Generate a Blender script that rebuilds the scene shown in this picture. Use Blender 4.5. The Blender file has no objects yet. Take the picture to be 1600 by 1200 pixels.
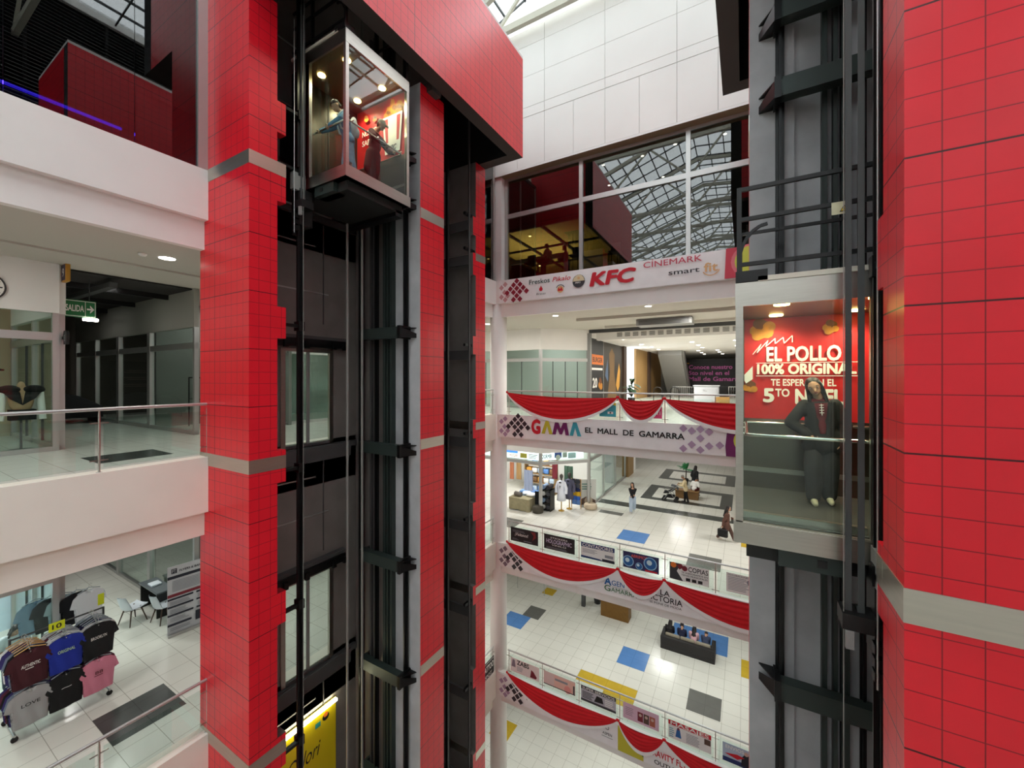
import bpy, bmesh, math, random
from mathutils import Vector, Matrix
random.seed(7)
SC = bpy.context.scene
COL = SC.collection

# ------------------------------------------------------------------ camera
cam_data = bpy.data.cameras.new('camera')
cam = bpy.data.objects.new('camera', cam_data)
COL.objects.link(cam)
cam.location = (0, 0, 0)
cam.rotation_euler = (math.radians(90), 0, math.radians(30))
cam_data.sensor_fit = 'HORIZONTAL'
cam_data.sensor_width = 36.0
cam_data.lens = 36.0 * 630.0 / 1600.0
cam_data.shift_y = -11.0 / 1600.0
cam_data.clip_start = 0.05
cam_data.clip_end = 300
SC.camera = cam

# ------------------------------------------------------------------ sky, exposure
world = bpy.data.worlds.new('world')
SC.world = world
world.use_nodes = True
wn = world.node_tree.nodes
wn['Background'].inputs[0].default_value = (0.93, 0.97, 1.0, 1)
wn['Background'].inputs[1].default_value = 2.3
SC.view_settings.view_transform = 'Standard'
SC.view_settings.look = 'None'
SC.view_settings.gamma = 1.0
SC.view_settings.exposure = 0.86
SC.view_settings.use_curve_mapping = False
SC.cycles.max_bounces = 10
SC.cycles.diffuse_bounces = 5
SC.cycles.glossy_bounces = 4
SC.cycles.transmission_bounces = 6
SC.cycles.transparent_max_bounces = 24
SC.cycles.sample_clamp_indirect = 6.0
SC.cycles.caustics_reflective = False
SC.cycles.caustics_refractive = False

def area_light(name, loc, sx, sy, watts, col=(1, 0.96, 0.9), parent=None, rot=(0, 0, 0)):
    l = bpy.data.lights.new(name, 'AREA')
    l.shape = 'RECTANGLE'; l.size = sx; l.size_y = sy; l.energy = watts; l.color = col
    o = bpy.data.objects.new(name, l); COL.objects.link(o)
    o.location = loc; o.rotation_euler = rot
    if parent: o.parent = parent
    return o

def spot(name, loc, watts, col=(1, 0.93, 0.82), deg=130, size=0.07, parent=None):
    l = bpy.data.lights.new(name, 'SPOT')
    l.energy = watts; l.color = col; l.spot_size = math.radians(deg); l.spot_blend = 0.7
    l.shadow_soft_size = size
    o = bpy.data.objects.new(name, l); COL.objects.link(o)
    o.location = loc
    if parent: o.parent = parent
    return o

# floor levels
L5, L4, L3, L2, L1 = 3.88, -1.62, -6.92, -12.22, -17.52
# area lights added under the shopping-floor ceilings for general light: (level ceiling z, positions, watts)
for zc, w, colr in ((2.44, 92, (1, .97, .9)), (-2.80, 43, (1, .98, .94)), (-8.12, 40, (.97, 1, .96)), (-13.42, 40, (.97, 1, .96))):
    for (x, y) in ((-5.5, 17.0), (-1.5, 17.0), (-4, 24), (-4, 31), (1.5, 19), (-10.5, 15.5)):
        k = .55 if (zc > 0 and y < 20) else 1
        area_light('ceiling_fill', (x, y, zc - (.44 if zc > 0 and y > 22 else 0)), 1.2, .3, w * k, colr)
for zc, w in ((2.44, 20), (-2.86, 22), (-8.16, 34)):
    for (x, y) in ((-11, .5), (-11, -3.0), (-11, 6.5), (-11, 11), (-15, 4), (-19, 4), (-15.3, 0), (-15, 6.8)):
        area_light('ceiling_fill', (x, y, zc), 1.2, .3, w, (1, .98, .94))  # same added fill light for the left gallery and passage
for (x, y, z, w) in ((-9.6, 20.8, 2.42, 34), (-9.8, 20.5, -2.82, 110), (-15.4, 1.2, -2.9, 55), (-18.5, 6.8, 2.4, 22), (-10, 26, -2.82, 60)):
    area_light('shop_fill', (x, y, z), 2.0, .5, w, (1, .99, .97))  # fill lights added to brighten the shop interiors

# ------------------------------------------------------------------ colours and materials
def lin(c):
    c = c / 255.0
    return c / 12.92 if c <= 0.04045 else ((c + 0.055) / 1.055) ** 2.4
def rgb(r, g, b): return (lin(r), lin(g), lin(b), 1)

MATS = {}
def mat(name, c=None, rough=0.6, metal=0.0, noise=0.0, nscale=6.0, bump=0.0, bscale=60.0, spec=0.5, stretch=None):
    if name in MATS: return MATS[name]
    m = bpy.data.materials.new(name); MATS[name] = m
    m.use_nodes = True
    nt = m.node_tree; b = nt.nodes['Principled BSDF']
    col = rgb(*c)
    b.inputs['Base Color'].default_value = col
    b.inputs['Roughness'].default_value = rough
    b.inputs['Metallic'].default_value = metal
    b.inputs['Specular IOR Level'].default_value = spec
    if noise or bump:
        g = nt.nodes.new('ShaderNodeNewGeometry')
        src = g.outputs['Position']
        if stretch:
            mp = nt.nodes.new('ShaderNodeMapping'); mp.inputs['Scale'].default_value = stretch
            nt.links.new(src, mp.inputs['Vector']); src = mp.outputs['Vector']
    if noise:
        n = nt.nodes.new('ShaderNodeTexNoise'); n.inputs['Scale'].default_value = nscale
        n.inputs['Detail'].default_value = 5
        nt.links.new(src, n.inputs['Vector'])
        mr = nt.nodes.new('ShaderNodeMapRange'); mr.inputs['From Min'].default_value = .3; mr.inputs['From Max'].default_value = .7
        mr.inputs['To Min'].default_value = 1 - noise; mr.inputs['To Max'].default_value = 1 + noise
        nt.links.new(n.outputs['Fac'], mr.inputs['Value'])
        mx = nt.nodes.new('ShaderNodeMix'); mx.data_type = 'RGBA'; mx.blend_type = 'MULTIPLY'
        mx.inputs['Factor'].default_value = 1
        mx.inputs['A'].default_value = col
        nt.links.new(mr.outputs['Result'], mx.inputs['B'])
        nt.links.new(mx.outputs['Result'], b.inputs['Base Color'])
    if bump:
        n2 = nt.nodes.new('ShaderNodeTexNoise'); n2.inputs['Scale'].default_value = bscale
        nt.links.new(src, n2.inputs['Vector'])
        bp = nt.nodes.new('ShaderNodeBump'); bp.inputs['Strength'].default_value = bump; bp.inputs['Distance'].default_value = .01
        nt.links.new(n2.outputs['Fac'], bp.inputs['Height'])
        nt.links.new(bp.outputs['Normal'], b.inputs['Normal'])
    return m

def emis(name, c, strength):
    if name in MATS: return MATS[name]
    m = bpy.data.materials.new(name); MATS[name] = m
    m.use_nodes = True
    b = m.node_tree.nodes['Principled BSDF']
    b.inputs['Base Color'].default_value = rgb(*c)
    b.inputs['Emission Color'].default_value = rgb(*c)
    b.inputs['Emission Strength'].default_value = strength
    return m

def glass(name, tint=(255, 255, 255), f0=0.05, rough=0.0):
    """clear pane: passes light tinted, reflects more towards grazing angles"""
    if name in MATS: return MATS[name]
    m = bpy.data.materials.new(name); MATS[name] = m
    m.use_nodes = True
    nt = m.node_tree; nt.nodes.remove(nt.nodes['Principled BSDF'])
    out = nt.nodes['Material Output']
    tr = nt.nodes.new('ShaderNodeBsdfTransparent'); tr.inputs[0].default_value = rgb(*tint)
    gl = nt.nodes.new('ShaderNodeBsdfGlossy'); gl.inputs['Roughness'].default_value = rough
    gl.inputs[0].default_value = (1, 1, 1, 1)
    lw = nt.nodes.new('ShaderNodeLayerWeight'); lw.inputs[0].default_value = .5
    pw = nt.nodes.new('ShaderNodeMath'); pw.operation = 'POWER'; pw.inputs[1].default_value = 4.0
    nt.links.new(lw.outputs['Facing'], pw.inputs[0])
    ma = nt.nodes.new('ShaderNodeMath'); ma.operation = 'MULTIPLY_ADD'
    ma.inputs[1].default_value = (1 - f0) * .8; ma.inputs[2].default_value = f0
    nt.links.new(pw.outputs[0], ma.inputs[0])
    mx = nt.nodes.new('ShaderNodeMixShader')
    nt.links.new(ma.outputs[0], mx.inputs[0]); nt.links.new(tr.outputs[0], mx.inputs[1]); nt.links.new(gl.outputs[0], mx.inputs[2])
    nt.links.new(mx.outputs[0], out.inputs[0])
    return m

def _mod_line(nt, src, size, off, w):
    """1 where the coordinate is within w of a multiple of size (+off)"""
    a = nt.nodes.new('ShaderNodeMath'); a.operation = 'SUBTRACT'; nt.links.new(src, a.inputs[0]); a.inputs[1].default_value = off
    p = nt.nodes.new('ShaderNodeMath'); p.operation = 'PINGPONG'; nt.links.new(a.outputs[0], p.inputs[0]); p.inputs[1].default_value = size / 2
    l = nt.nodes.new('ShaderNodeMath'); l.operation = 'LESS_THAN'; nt.links.new(p.outputs[0], l.inputs[0]); l.inputs[1].default_value = w
    return l.outputs[0]

def _max(nt, a, b):
    m = nt.nodes.new('ShaderNodeMath'); m.operation = 'MAXIMUM'; nt.links.new(a, m.inputs[0]); nt.links.new(b, m.inputs[1]); return m.outputs[0]

def tiles(name, c, cj, su, sv, ou, ov, w, rough=0.35, wall=False, big=None, noise=0.05, nscale=3.0, pertile=0.0, fac=1.0):
    """tiled surface. floor: u=X v=Y. wall: u=X or Y by the way it faces, v=Z. big=(size,offset,width) adds heavier joints along v"""
    if name in MATS: return MATS[name]
    m = bpy.data.materials.new(name); MATS[name] = m
    m.use_nodes = True
    nt = m.node_tree; b = nt.nodes['Principled BSDF']
    b.inputs['Roughness'].default_value = rough
    g = nt.nodes.new('ShaderNodeNewGeometry')
    sp = nt.nodes.new('ShaderNodeSeparateXYZ'); nt.links.new(g.outputs['Position'], sp.inputs[0])
    if wall:
        sn = nt.nodes.new('ShaderNodeSeparateXYZ'); nt.links.new(g.outputs['True Normal'], sn.inputs[0])
        ab = nt.nodes.new('ShaderNodeMath'); ab.operation = 'ABSOLUTE'; nt.links.new(sn.outputs['X'], ab.inputs[0])
        gt = nt.nodes.new('ShaderNodeMath'); gt.operation = 'GREATER_THAN'; nt.links.new(ab.outputs[0], gt.inputs[0]); gt.inputs[1].default_value = .5
        mixu = nt.nodes.new('ShaderNodeMix'); mixu.data_type = 'FLOAT'
        nt.links.new(gt.outputs[0], mixu.inputs['Factor']); nt.links.new(sp.outputs['X'], mixu.inputs['A']); nt.links.new(sp.outputs['Y'], mixu.inputs['B'])
        u, v = mixu.outputs['Result'], sp.outputs['Z']
    else:
        u, v = sp.outputs['X'], sp.outputs['Y']
    j = _max(nt, _mod_line(nt, u, su, ou, w), _mod_line(nt, v, sv, ov, w))
    if big:
        f = nt.nodes.new('ShaderNodeMath'); f.operation = 'MULTIPLY'; nt.links.new(j, f.inputs[0]); f.inputs[1].default_value = .72
        j = _max(nt, f.outputs[0], _max(nt, _mod_line(nt, v, big[0], big[1], big[2]), _mod_line(nt, u, 3.0, -8.655, big[2])))
    n = nt.nodes.new('ShaderNodeTexNoise'); n.inputs['Scale'].default_value = nscale; n.inputs['Detail'].default_value = 4
    nt.links.new(g.outputs['Position'], n.inputs['Vector'])
    mr = nt.nodes.new('ShaderNodeMapRange'); mr.inputs['From Min'].default_value = .3; mr.inputs['From Max'].default_value = .7
    mr.inputs['To Min'].default_value = 1 - noise; mr.inputs['To Max'].default_value = 1 + noise
    nt.links.new(n.outputs['Fac'], mr.inputs['Value'])
    mx = nt.nodes.new('ShaderNodeMix'); mx.data_type = 'RGBA'; mx.blend_type = 'MULTIPLY'; mx.inputs['Factor'].default_value = 1
    mx.inputs['A'].default_value = rgb(*c); nt.links.new(mr.outputs['Result'], mx.inputs['B'])
    m2 = nt.nodes.new('ShaderNodeMix'); m2.data_type = 'RGBA'
    if fac != 1.0:
        f = nt.nodes.new('ShaderNodeMath'); f.operation = 'MULTIPLY'; nt.links.new(j, f.inputs[0]); f.inputs[1].default_value = fac; j = f.outputs[0]
    nt.links.new(j, m2.inputs['Factor']); nt.links.new(mx.outputs['Result'], m2.inputs['A']); m2.inputs['B'].default_value = rgb(*cj)
    nt.links.new(m2.outputs['Result'], b.inputs['Base Color'])
    bp = nt.nodes.new('ShaderNodeBump'); bp.inputs['Strength'].default_value = .35; bp.inputs['Distance'].default_value = .006; bp.invert = True
    nt.links.new(j, bp.inputs['Height']); nt.links.new(bp.outputs['Normal'], b.inputs['Normal'])
    return m

# ------------------------------------------------------------------ mesh builder
V = Vector
class MB:
    def __init__(s): s.v = []; s.f = []; s.m = []; s.mats = []; s.sm = []
    def mi(s, m):
        if m not in s.mats: s.mats.append(m)
        return s.mats.index(m)
    def poly(s, pts, m, smooth=False):
        i = len(s.v); s.v += [tuple(p) for p in pts]
        s.f.append(tuple(range(i, i + len(pts)))); s.m.append(s.mi(m)); s.sm.append(smooth)
    def raw(s, vs, fs, m, smooth=False):
        i = len(s.v); s.v += [tuple(p) for p in vs]; k = s.mi(m)
        for f in fs: s.f.append(tuple(i + q for q in f)); s.m.append(k); s.sm.append(smooth)
        return s
    def box(s, x0, x1, y0, y1, z0, z1, m, faces=None):
        if x0 > x1: x0, x1 = x1, x0
        if y0 > y1: y0, y1 = y1, y0
        if z0 > z1: z0, z1 = z1, z0
        vs = [(x0, y0, z0), (x1, y0, z0), (x1, y1, z0), (x0, y1, z0), (x0, y0, z1), (x1, y0, z1), (x1, y1, z1), (x0, y1, z1)]
        fs = dict(bottom=(0, 3, 2, 1), top=(4, 5, 6, 7), ym=(0, 1, 5, 4), xp=(1, 2, 6, 5), yp=(2, 3, 7, 6), xm=(3, 0, 4, 7))
        i = len(s.v); s.v += vs
        for k, f in fs.items():
            mm = faces.get(k, m) if faces else m
            s.f.append(tuple(i + q for q in f)); s.m.append(s.mi(mm)); s.sm.append(False)
        return s
    def bev(s, x0, x1, y0, y1, z0, z1, m, r=.01, seg=2):
        """box with rounded edges"""
        bm = bmesh.new(); bmesh.ops.create_cube(bm, size=1)
        for v in bm.verts: v.co = V((x0 + (x1 - x0) * (v.co.x + .5), y0 + (y1 - y0) * (v.co.y + .5), z0 + (z1 - z0) * (v.co.z + .5)))
        bmesh.ops.bevel(bm, geom=list(bm.edges), offset=r, segments=seg, affect='EDGES', profile=.5)
        s.bm(bm, m, True); return s
    def bm(s, bm, m, smooth=False, mtx=None):
        bm.verts.ensure_lookup_table(); bm.verts.index_update()
        s.raw([(mtx @ v.co) if mtx else v.co.copy() for v in bm.verts], [[v.index for v in f.verts] for f in bm.faces], m, smooth)
        bm.free()
    def obox(s, c, ax, ay, az, m):
        """box from centre and three half-axis vectors"""
        c, ax, ay, az = V(c), V(ax), V(ay), V(az)
        vs = [c + i * ax + j * ay + k * az for k in (-1, 1) for j in (-1, 1) for i in (-1, 1)]
        fs = [(0, 2, 3, 1), (4, 5, 7, 6), (0, 1, 5, 4), (1, 3, 7, 5), (3, 2, 6, 7), (2, 0, 4, 6)]
        if ax.cross(ay).dot(az) < 0: fs = [tuple(reversed(f)) for f in fs]
        return s.raw(vs, fs, m)
    def bar(s, p0, p1, w, h, m, up=(0, 0, 1)):
        """rectangular bar between two points"""
        p0, p1 = V(p0), V(p1); d = p1 - p0; L = d.length
        if L < 1e-6: return s
        d.normalize(); u = V(up)
        if abs(d.dot(u)) > .98: u = V((1, 0, 0))
        a = d.cross(u).normalized(); b = a.cross(d).normalized()
        return s.obox((p0 + p1) / 2, d * L / 2, a * w / 2, b * h / 2, m)
    def tube(s, pts, r, m, n=10, caps=True, closed=False):
        pts = [V(p) for p in pts]; k = len(pts)
        rs = r if isinstance(r, (list, tuple)) else [r] * k
        rings = []; prev = None
        for i, p in enumerate(pts):
            if closed: d = pts[(i + 1) % k] - pts[i - 1]
            elif i == 0: d = pts[1] - p
            elif i == k - 1: d = p - pts[i - 1]
            else: d = pts[i + 1] - pts[i - 1]
            d.normalize()
            if prev is None:
                u = V((0, 0, 1)) if abs(d.z) < .9 else V((1, 0, 0))
                a = d.cross(u).normalized()
            else:
                a = (prev - d * prev.dot(d))
                a = a.normalized() if a.length > 1e-6 else d.cross(V((0, 0, 1))).normalized()
            prev = a; b = d.cross(a)
            rings.append([p + (a * math.cos(t) + b * math.sin(t)) * rs[i] for t in [2 * math.pi * j / n for j in range(n)]])
        vs = [q for rg in rings for q in rg]; fs = []
        for i in range(k if closed else k - 1):
            i2 = (i + 1) % k
            for j in range(n):
                j2 = (j + 1) % n
                fs.append((i * n + j, i * n + j2, i2 * n + j2, i2 * n + j))
        s.raw(vs, fs, m, True)
        if caps and not closed:
            s.poly(list(reversed(rings[0])), m); s.poly(rings[-1], m)
        return s
    def lathe(s, c, prof, m, n=20, smooth=True):
        """prof: list of (r, z) from bottom to top about a vertical axis through c"""
        cx, cy, cz = c; vs = []; fs = []
        for (r, z) in prof:
            for j in range(n):
                t = 2 * math.pi * j / n
                vs.append((cx + r * math.cos(t), cy + r * math.sin(t), cz + z))
        for i in range(len(prof) - 1):
            for j in range(n):
                j2 = (j + 1) % n
                fs.append((i * n + j, i * n + j2, (i + 1) * n + j2, (i + 1) * n + j))
        fs.append(tuple(reversed(range(n)))); k = (len(prof) - 1) * n; fs.append(tuple(range(k, k + n)))
        return s.raw(vs, fs, m, smooth)
    def ell(s, c, r, m, n=14, k=9, rot=None):
        """ellipsoid"""
        c = V(c); vs = []; fs = []
        for i in range(k + 1):
            a = -math.pi / 2 + math.pi * i / k
            for j in range(n):
                t = 2 * math.pi * j / n
                p = V((r[0] * math.cos(a) * math.cos(t), r[1] * math.cos(a) * math.sin(t), r[2] * math.sin(a)))
                if rot: p = rot @ p
                vs.append(c + p)
        for i in range(k):
            for j in range(n):
                j2 = (j + 1) % n
                fs.append((i * n + j, i * n + j2, (i + 1) * n + j2, (i + 1) * n + j))
        return s.raw(vs, fs, m, True)
    def prism(s, pts, d, m, m2=None):
        """extrude the planar polygon pts by the vector d"""
        pts = [V(p) for p in pts]; d = V(d); n = len(pts)
        nrm = V((0, 0, 0))
        for i in range(n): nrm += pts[i].cross(pts[(i + 1) % n])
        if nrm.dot(d) < 0: pts.reverse()
        top = [p + d for p in pts]
        s.poly(list(reversed(pts)), m2 or m); s.poly(top, m)
        for i in range(n):
            j = (i + 1) % n
            s.poly([pts[i], pts[j], top[j], top[i]], m2 or m)
        return s
    def grid(s, fn, nu, nv, m, smooth=True, flip=False):
        vs = [fn(i / nu, j / nv) for j in range(nv + 1) for i in range(nu + 1)]
        fs = []
        for j in range(nv):
            for i in range(nu):
                q = (j * (nu + 1) + i, j * (nu + 1) + i + 1, (j + 1) * (nu + 1) + i + 1, (j + 1) * (nu + 1) + i)
                fs.append(tuple(reversed(q)) if flip else q)
        return s.raw(vs, fs, m, smooth)
    def text(s, body, o, R, U, h, m, w=None, bold=0.0, shear=0.0, depth=.001, align='L', lift=.002):
        """lettering: cap height about h, optional total width w; o = lower-left (or centre) of the line"""
        vs, fs, x0, x1 = glyphs(body, bold, shear)
        if not vs: return s
        W = (x1 - x0) or 1; sc = h / .69
        sx = (w / W) if w else sc
        o, R, U = V(o), V(R), V(U); N = R.cross(U).normalized()
        tw = W * sx
        off = 0 if align == 'L' else (-tw / 2 if align == 'C' else -tw)
        P = [o + R * ((x - x0) * sx + off) + U * (y * sc) + N * (lift + z) for (x, y, z) in vs]
        return s.raw(P, fs, m)
    def build(s, name, parent=None, label=None, cat=None, group=None, kind=None, solid=None):
        me = bpy.data.meshes.new(name)
        org = V(parent_origin(parent)) if parent and parent.get('category') != 'person' else V((0, 0, 0))
        me.from_pydata([tuple(V(p) - org) for p in s.v], [], s.f)
        for m in s.mats: me.materials.append(m)
        me.polygons.foreach_set('material_index', s.m)
        me.polygons.foreach_set('use_smooth', s.sm)
        me.update()
        o = bpy.data.objects.new(name, me); COL.objects.link(o)
        if parent: o.parent = parent
        tag(o, label, cat, group, kind)
        return o
    def thing(s, name, label, cat, base=None, group=None):
        """a thing that is one mesh, with its origin at its base"""
        o = s.build(name, None, label, cat, group)
        me = o.data
        if base is None:
            xs = [p[0] for p in s.v]; ys = [p[1] for p in s.v]; zs = [p[2] for p in s.v]
            base = ((min(xs) + max(xs)) / 2, (min(ys) + max(ys)) / 2, min(zs))
        me.transform(Matrix.Translation(-V(base))); o.location = base
        return o

def parent_origin(o):
    p = V((0, 0, 0))
    while o is not None: p += o.location; o = o.parent
    return p

def tag(o, label=None, cat=None, group=None, kind=None):
    if label: o['label'] = label
    if cat: o['category'] = cat
    if group: o['group'] = group
    if kind: o['kind'] = kind
    return o

def empty(name, loc, label, cat, group=None):
    o = bpy.data.objects.new(name, None); COL.objects.link(o)
    o.location = loc; o.empty_display_size = .1
    return tag(o, label, cat, group)

def struct(mb, name, label=None):
    return mb.build(name, None, label, None, None, 'structure')

def copy_tree(o, parent=None):
    c = o.copy(); COL.objects.link(c)
    if parent: c.parent = parent
    for ch in list(o.children): copy_tree(ch, c)
    return c

GL = {}
def glyphs(body, bold, shear):
    k = (body, bold, shear)
    if k in GL: return GL[k]
    cu = bpy.data.curves.new('lettering', 'FONT')
    cu.body = body; cu.size = 1; cu.extrude = .5; cu.shear = shear; cu.resolution_u = 3
    ob = bpy.data.objects.new('lettering', cu); COL.objects.link(ob)
    dg = bpy.context.evaluated_depsgraph_get()
    me = bpy.data.meshes.new_from_object(ob.evaluated_get(dg))
    v0 = [tuple(v.co) for v in me.vertices]; f0 = [tuple(p.vertices) for p in me.polygons if all(me.vertices[i].co.z > 0 for i in p.vertices)]
    vs, fs = [], []
    for dx, dy in ((0, 0), (1, 0), (-1, 0), (0, 1), (0, -1), (.7, .7), (-.7, .7), (.7, -.7), (-.7, -.7)) if bold > 0 else ((0, 0),):
        n = len(vs); vs += [(x + dx * bold, y + dy * bold, len(fs) and .00025 * (1 + n // max(1, len(v0)))) for (x, y, z) in v0]; fs += [tuple(n + i for i in f) for f in f0]
    bpy.data.objects.remove(ob); bpy.data.curves.remove(cu); bpy.data.meshes.remove(me)
    xs = [v[0] for v in vs] or [0]
    GL[k] = (vs, fs, min(xs), max(xs))
    return GL[k]

class Print:
    """flat printed sheet: u to the right, v up, in metres from its lower-left corner; thin layers stand proud of the backing"""
    def __init__(s, o, R, U, w, h, base, thick=.006):
        s.o, s.R, s.U = V(o), V(R), V(U); s.N = s.R.cross(s.U).normalized()
        s.mb = MB(); s.w, s.h = w, h; s.lay = 0.0
        if thick: s.mb.prism([s.p(0, 0, -thick), s.p(w, 0, -thick), s.p(w, h, -thick), s.p(0, h, -thick)], s.N * thick, base)
    def p(s, u, v, n=0): return s.o + s.R * u + s.U * v + s.N * n
    def up(s, d=.002): s.lay += d; return s
    def poly(s, pts, m):
        s.up(.0012); s.mb.poly([s.p(u, v, s.lay) for (u, v) in pts], m); return s
    def rect(s, u0, v0, u1, v1, m): return s.poly([(u0, v0), (u1, v0), (u1, v1), (u0, v1)], m)
    def disc(s, u, v, r, m, n=20, r2=None):
        r2 = r2 or r
        return s.poly([(u + r * math.cos(2 * math.pi * i / n), v + r2 * math.sin(2 * math.pi * i / n)) for i in range(n)], m)
    def ring(s, u, v, r0, r1, m, n=22, a0=0, a1=2 * math.pi):
        s.up(.0012)
        for i in range(n):
            t0, t1 = a0 + (a1 - a0) * i / n, a0 + (a1 - a0) * (i + 1) / n
            s.mb.poly([s.p(u + r * math.cos(t), v + r * math.sin(t), s.lay) for r, t in ((r0, t0), (r1, t0), (r1, t1), (r0, t1))], m)
        return s
    def diamond(s, u, v, a, m): return s.poly([(u, v - a), (u + a, v), (u, v + a), (u - a, v)], m)
    def text(s, body, u, v, h, m, w=None, bold=0, shear=0, align='L'):
        s.up(.0012); s.mb.text(body, s.p(u, v), s.R, s.U, h, m, w, bold, shear, .0008, align, s.lay); return s
    def lines(s, u0, v0, u1, v1, n, m, fill=.45, jit=.3):
        """small print too small to read"""
        s.up(.0012); st = (v1 - v0) / n
        for i in range(n):
            e = u1 - (u1 - u0) * jit * random.random()
            v = v0 + i * st
            s.mb.poly([s.p(u0, v, s.lay), s.p(e, v, s.lay), s.p(e, v + st * fill, s.lay), s.p(u0, v + st * fill, s.lay)], m)
        return s
# ================================================================== materials of the place
WHITE = mat('white_plaster', (236, 234, 230), .75, noise=.03, nscale=1.2)
CREAM = mat('cream_plaster', (242, 234, 222), .75, noise=.03, nscale=1.2)
CEIL = mat('ceiling_paint', (196, 192, 182), .85)
PANELW = mat('white_cladding', (236, 235, 231), .5, noise=.02, nscale=.6)
SEAM = mat('seam_grey', (120, 118, 112), .8)
TAN = mat('tan_soffit', (150, 128, 100), .7)
STEEL = mat('brushed_steel', (188, 184, 176), .32, 1.0, noise=.05, nscale=3, stretch=(1, 1, 12))
BAND = mat('brushed_steel_band', (205, 200, 188), .36, 1.0, noise=.04, nscale=2, stretch=(1, 1, 14))
CHROME = mat('polished_steel', (215, 213, 208), .15, 1.0)
ALU = mat('satin_aluminium', (190, 190, 188), .4, .8)
GREYAL = mat('grey_painted_aluminium', (142, 142, 140), .5, .2)
DARKAL = mat('dark_grey_frame', (70, 71, 72), .5, .2)
BLACK = mat('black_paint', (14, 14, 15), .5)
RAILBLK = mat('black_guide_steel', (20, 21, 22), .35, .4)
SHAFT = mat('dark_shaft_metal', (136, 130, 126), .45, .3, noise=.1, nscale=2)
SHAFTD = mat('dark_shaft_paint', (74, 72, 72), .7)
VOID = mat('void_black', (8, 8, 9), .9)
SOFFIT = mat('dark_brown_soffit', (62, 54, 52), .7)
GREEN = mat('dark_green_steel', (50, 60, 57), .45, .3)
CONC = mat('grey_concrete', (172, 172, 174), .85, noise=.16, nscale=1.7, bump=.25, bscale=14)
WOOD = mat('oak_panel', (150, 118, 72), .5, noise=.15, nscale=3, stretch=(8, 8, .7))
RED = tiles('red_glazed_tile', (226, 26, 44), (62, 4, 10), .2, .2041, 1.145, -.528, .0036, .3, wall=True, big=(1.0205, -.528, .0065), noise=.06, nscale=1.5)
FLOOR = tiles('cream_floor_tile', (226, 225, 216), (170, 168, 156), .58, .6, -4.77, 17.2, .005, .2, noise=.03, nscale=1.0)
FDARK = tiles('dark_floor_tile', (74, 78, 76), (58, 60, 58), .58, .6, -4.77, 17.2, .004, .22, noise=.06)
FGREY = tiles('grey_floor_tile', (108, 108, 104), (92, 92, 88), .58, .6, -4.77, 17.2, .004, .25)
FBLUE = tiles('blue_floor_tile', (88, 136, 198), (76, 118, 172), .58, .6, -4.77, 17.2, .005, .25)
FYEL = tiles('yellow_floor_tile', (202, 170, 52), (170, 142, 44), .58, .6, -4.77, 17.2, .005, .25)
GLASS = glass('clear_glass', (242, 250, 247), .026)
GLASSR = glass('balustrade_glass', (243, 250, 248), .04)
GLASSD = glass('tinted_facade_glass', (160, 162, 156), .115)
GLASSL = glass('tinted_gallery_glass', (120, 122, 120), .125)
LAMP = emis('lamp_white', (255, 247, 232), 14)
LAMPW = emis('lamp_warm', (255, 214, 130), 18)

# ================================================================== floors, ceilings, fascias
def floor_slab(x0, x1, y0, y1, ztop, zceil, nm_f='floor', nm_c='ceiling', patches=(), ceil_mat=None):
    mb = MB(); zm = ztop - .35
    mb.box(x0, x1, y0, y1, zm, ztop, WHITE, {'top': FLOOR})
    for (a, b, c, d, m) in patches:
        mb.poly([(a, c, ztop + .0015), (b, c, ztop + .0015), (b, d, ztop + .0015), (a, d, ztop + .0015)], m)
    struct(mb, nm_f)
    if zceil is not None:
        mb = MB(); mb.box(x0, x1, y0, y1, zceil, zm, ceil_mat or CEIL); struct(mb, nm_c)

FX0, FX1, FY = -26.0, 7.0, 14.3
def frame_patch(x0, x1, y0, y1, ix0, ix1, iy0, iy1):
    return [(x0, ix0, y0, y1, FDARK), (ix1, x1, y0, y1, FDARK), (ix0, ix1, y0, iy0, FDARK), (ix0, ix1, iy1, y1, FDARK)]
p3 = frame_patch(-5.2, -.58, 23.7, 27.0, -4.65, -1.16, 24.2, 26.4) + frame_patch(-5.12, -.54, 28.9, 32.15, -4.52, -1.1, 29.4, 31.6)
p3 += [(-7.05, 5, 21.66, 22.4, FDARK), (-4.77, -3.61, 17.2, 18.4, FBLUE), (-6.5, -5.31, 20.1, 20.56, FGREY), (-1.88, -.75, 16.05, 17.2, FGREY),
       (-.13, .9, 18.9, 20.1, FYEL), (-10.3, -9.2, 16.0, 17.1, FGREY)]
p2 = [(-4.77, -3.61, 17.2, 18.4, FBLUE), (-1.88, -.75, 16.05, 17.2, FGREY), (-5.93, -3.61, 15.42, 16.05, FYEL), (-4.77, -3.61, 15.0, 15.42, FYEL),
      (-3.03, -.66, 19.9, 21.45, FBLUE), (-.13, .9, 18.9, 20.1, FYEL), (-9.95, -9.3, 20.6, 21.3, FYEL), (-10.6, -9.4, 17.1, 18.2, FBLUE), (-9.9, -9.0, 18.2, 19.2, FGREY)]
floor_slab(FX0, FX1, FY, 34, L5, 2.48)
floor_slab(FX0, FX1, FY, 50, L4, -2.76)
floor_slab(FX0, FX1, FY, 50, L3, -8.08, patches=p3)
floor_slab(FX0, FX1, FY, 50, L2, -13.38, patches=p2)
floor_slab(FX0, 20, -40, 50, L1, None, patches=[(-10.9, -9.9, 16.6, 17.7, FYEL), (-3.6, -2.4, 17.2, 18.4, FBLUE)])
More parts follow.
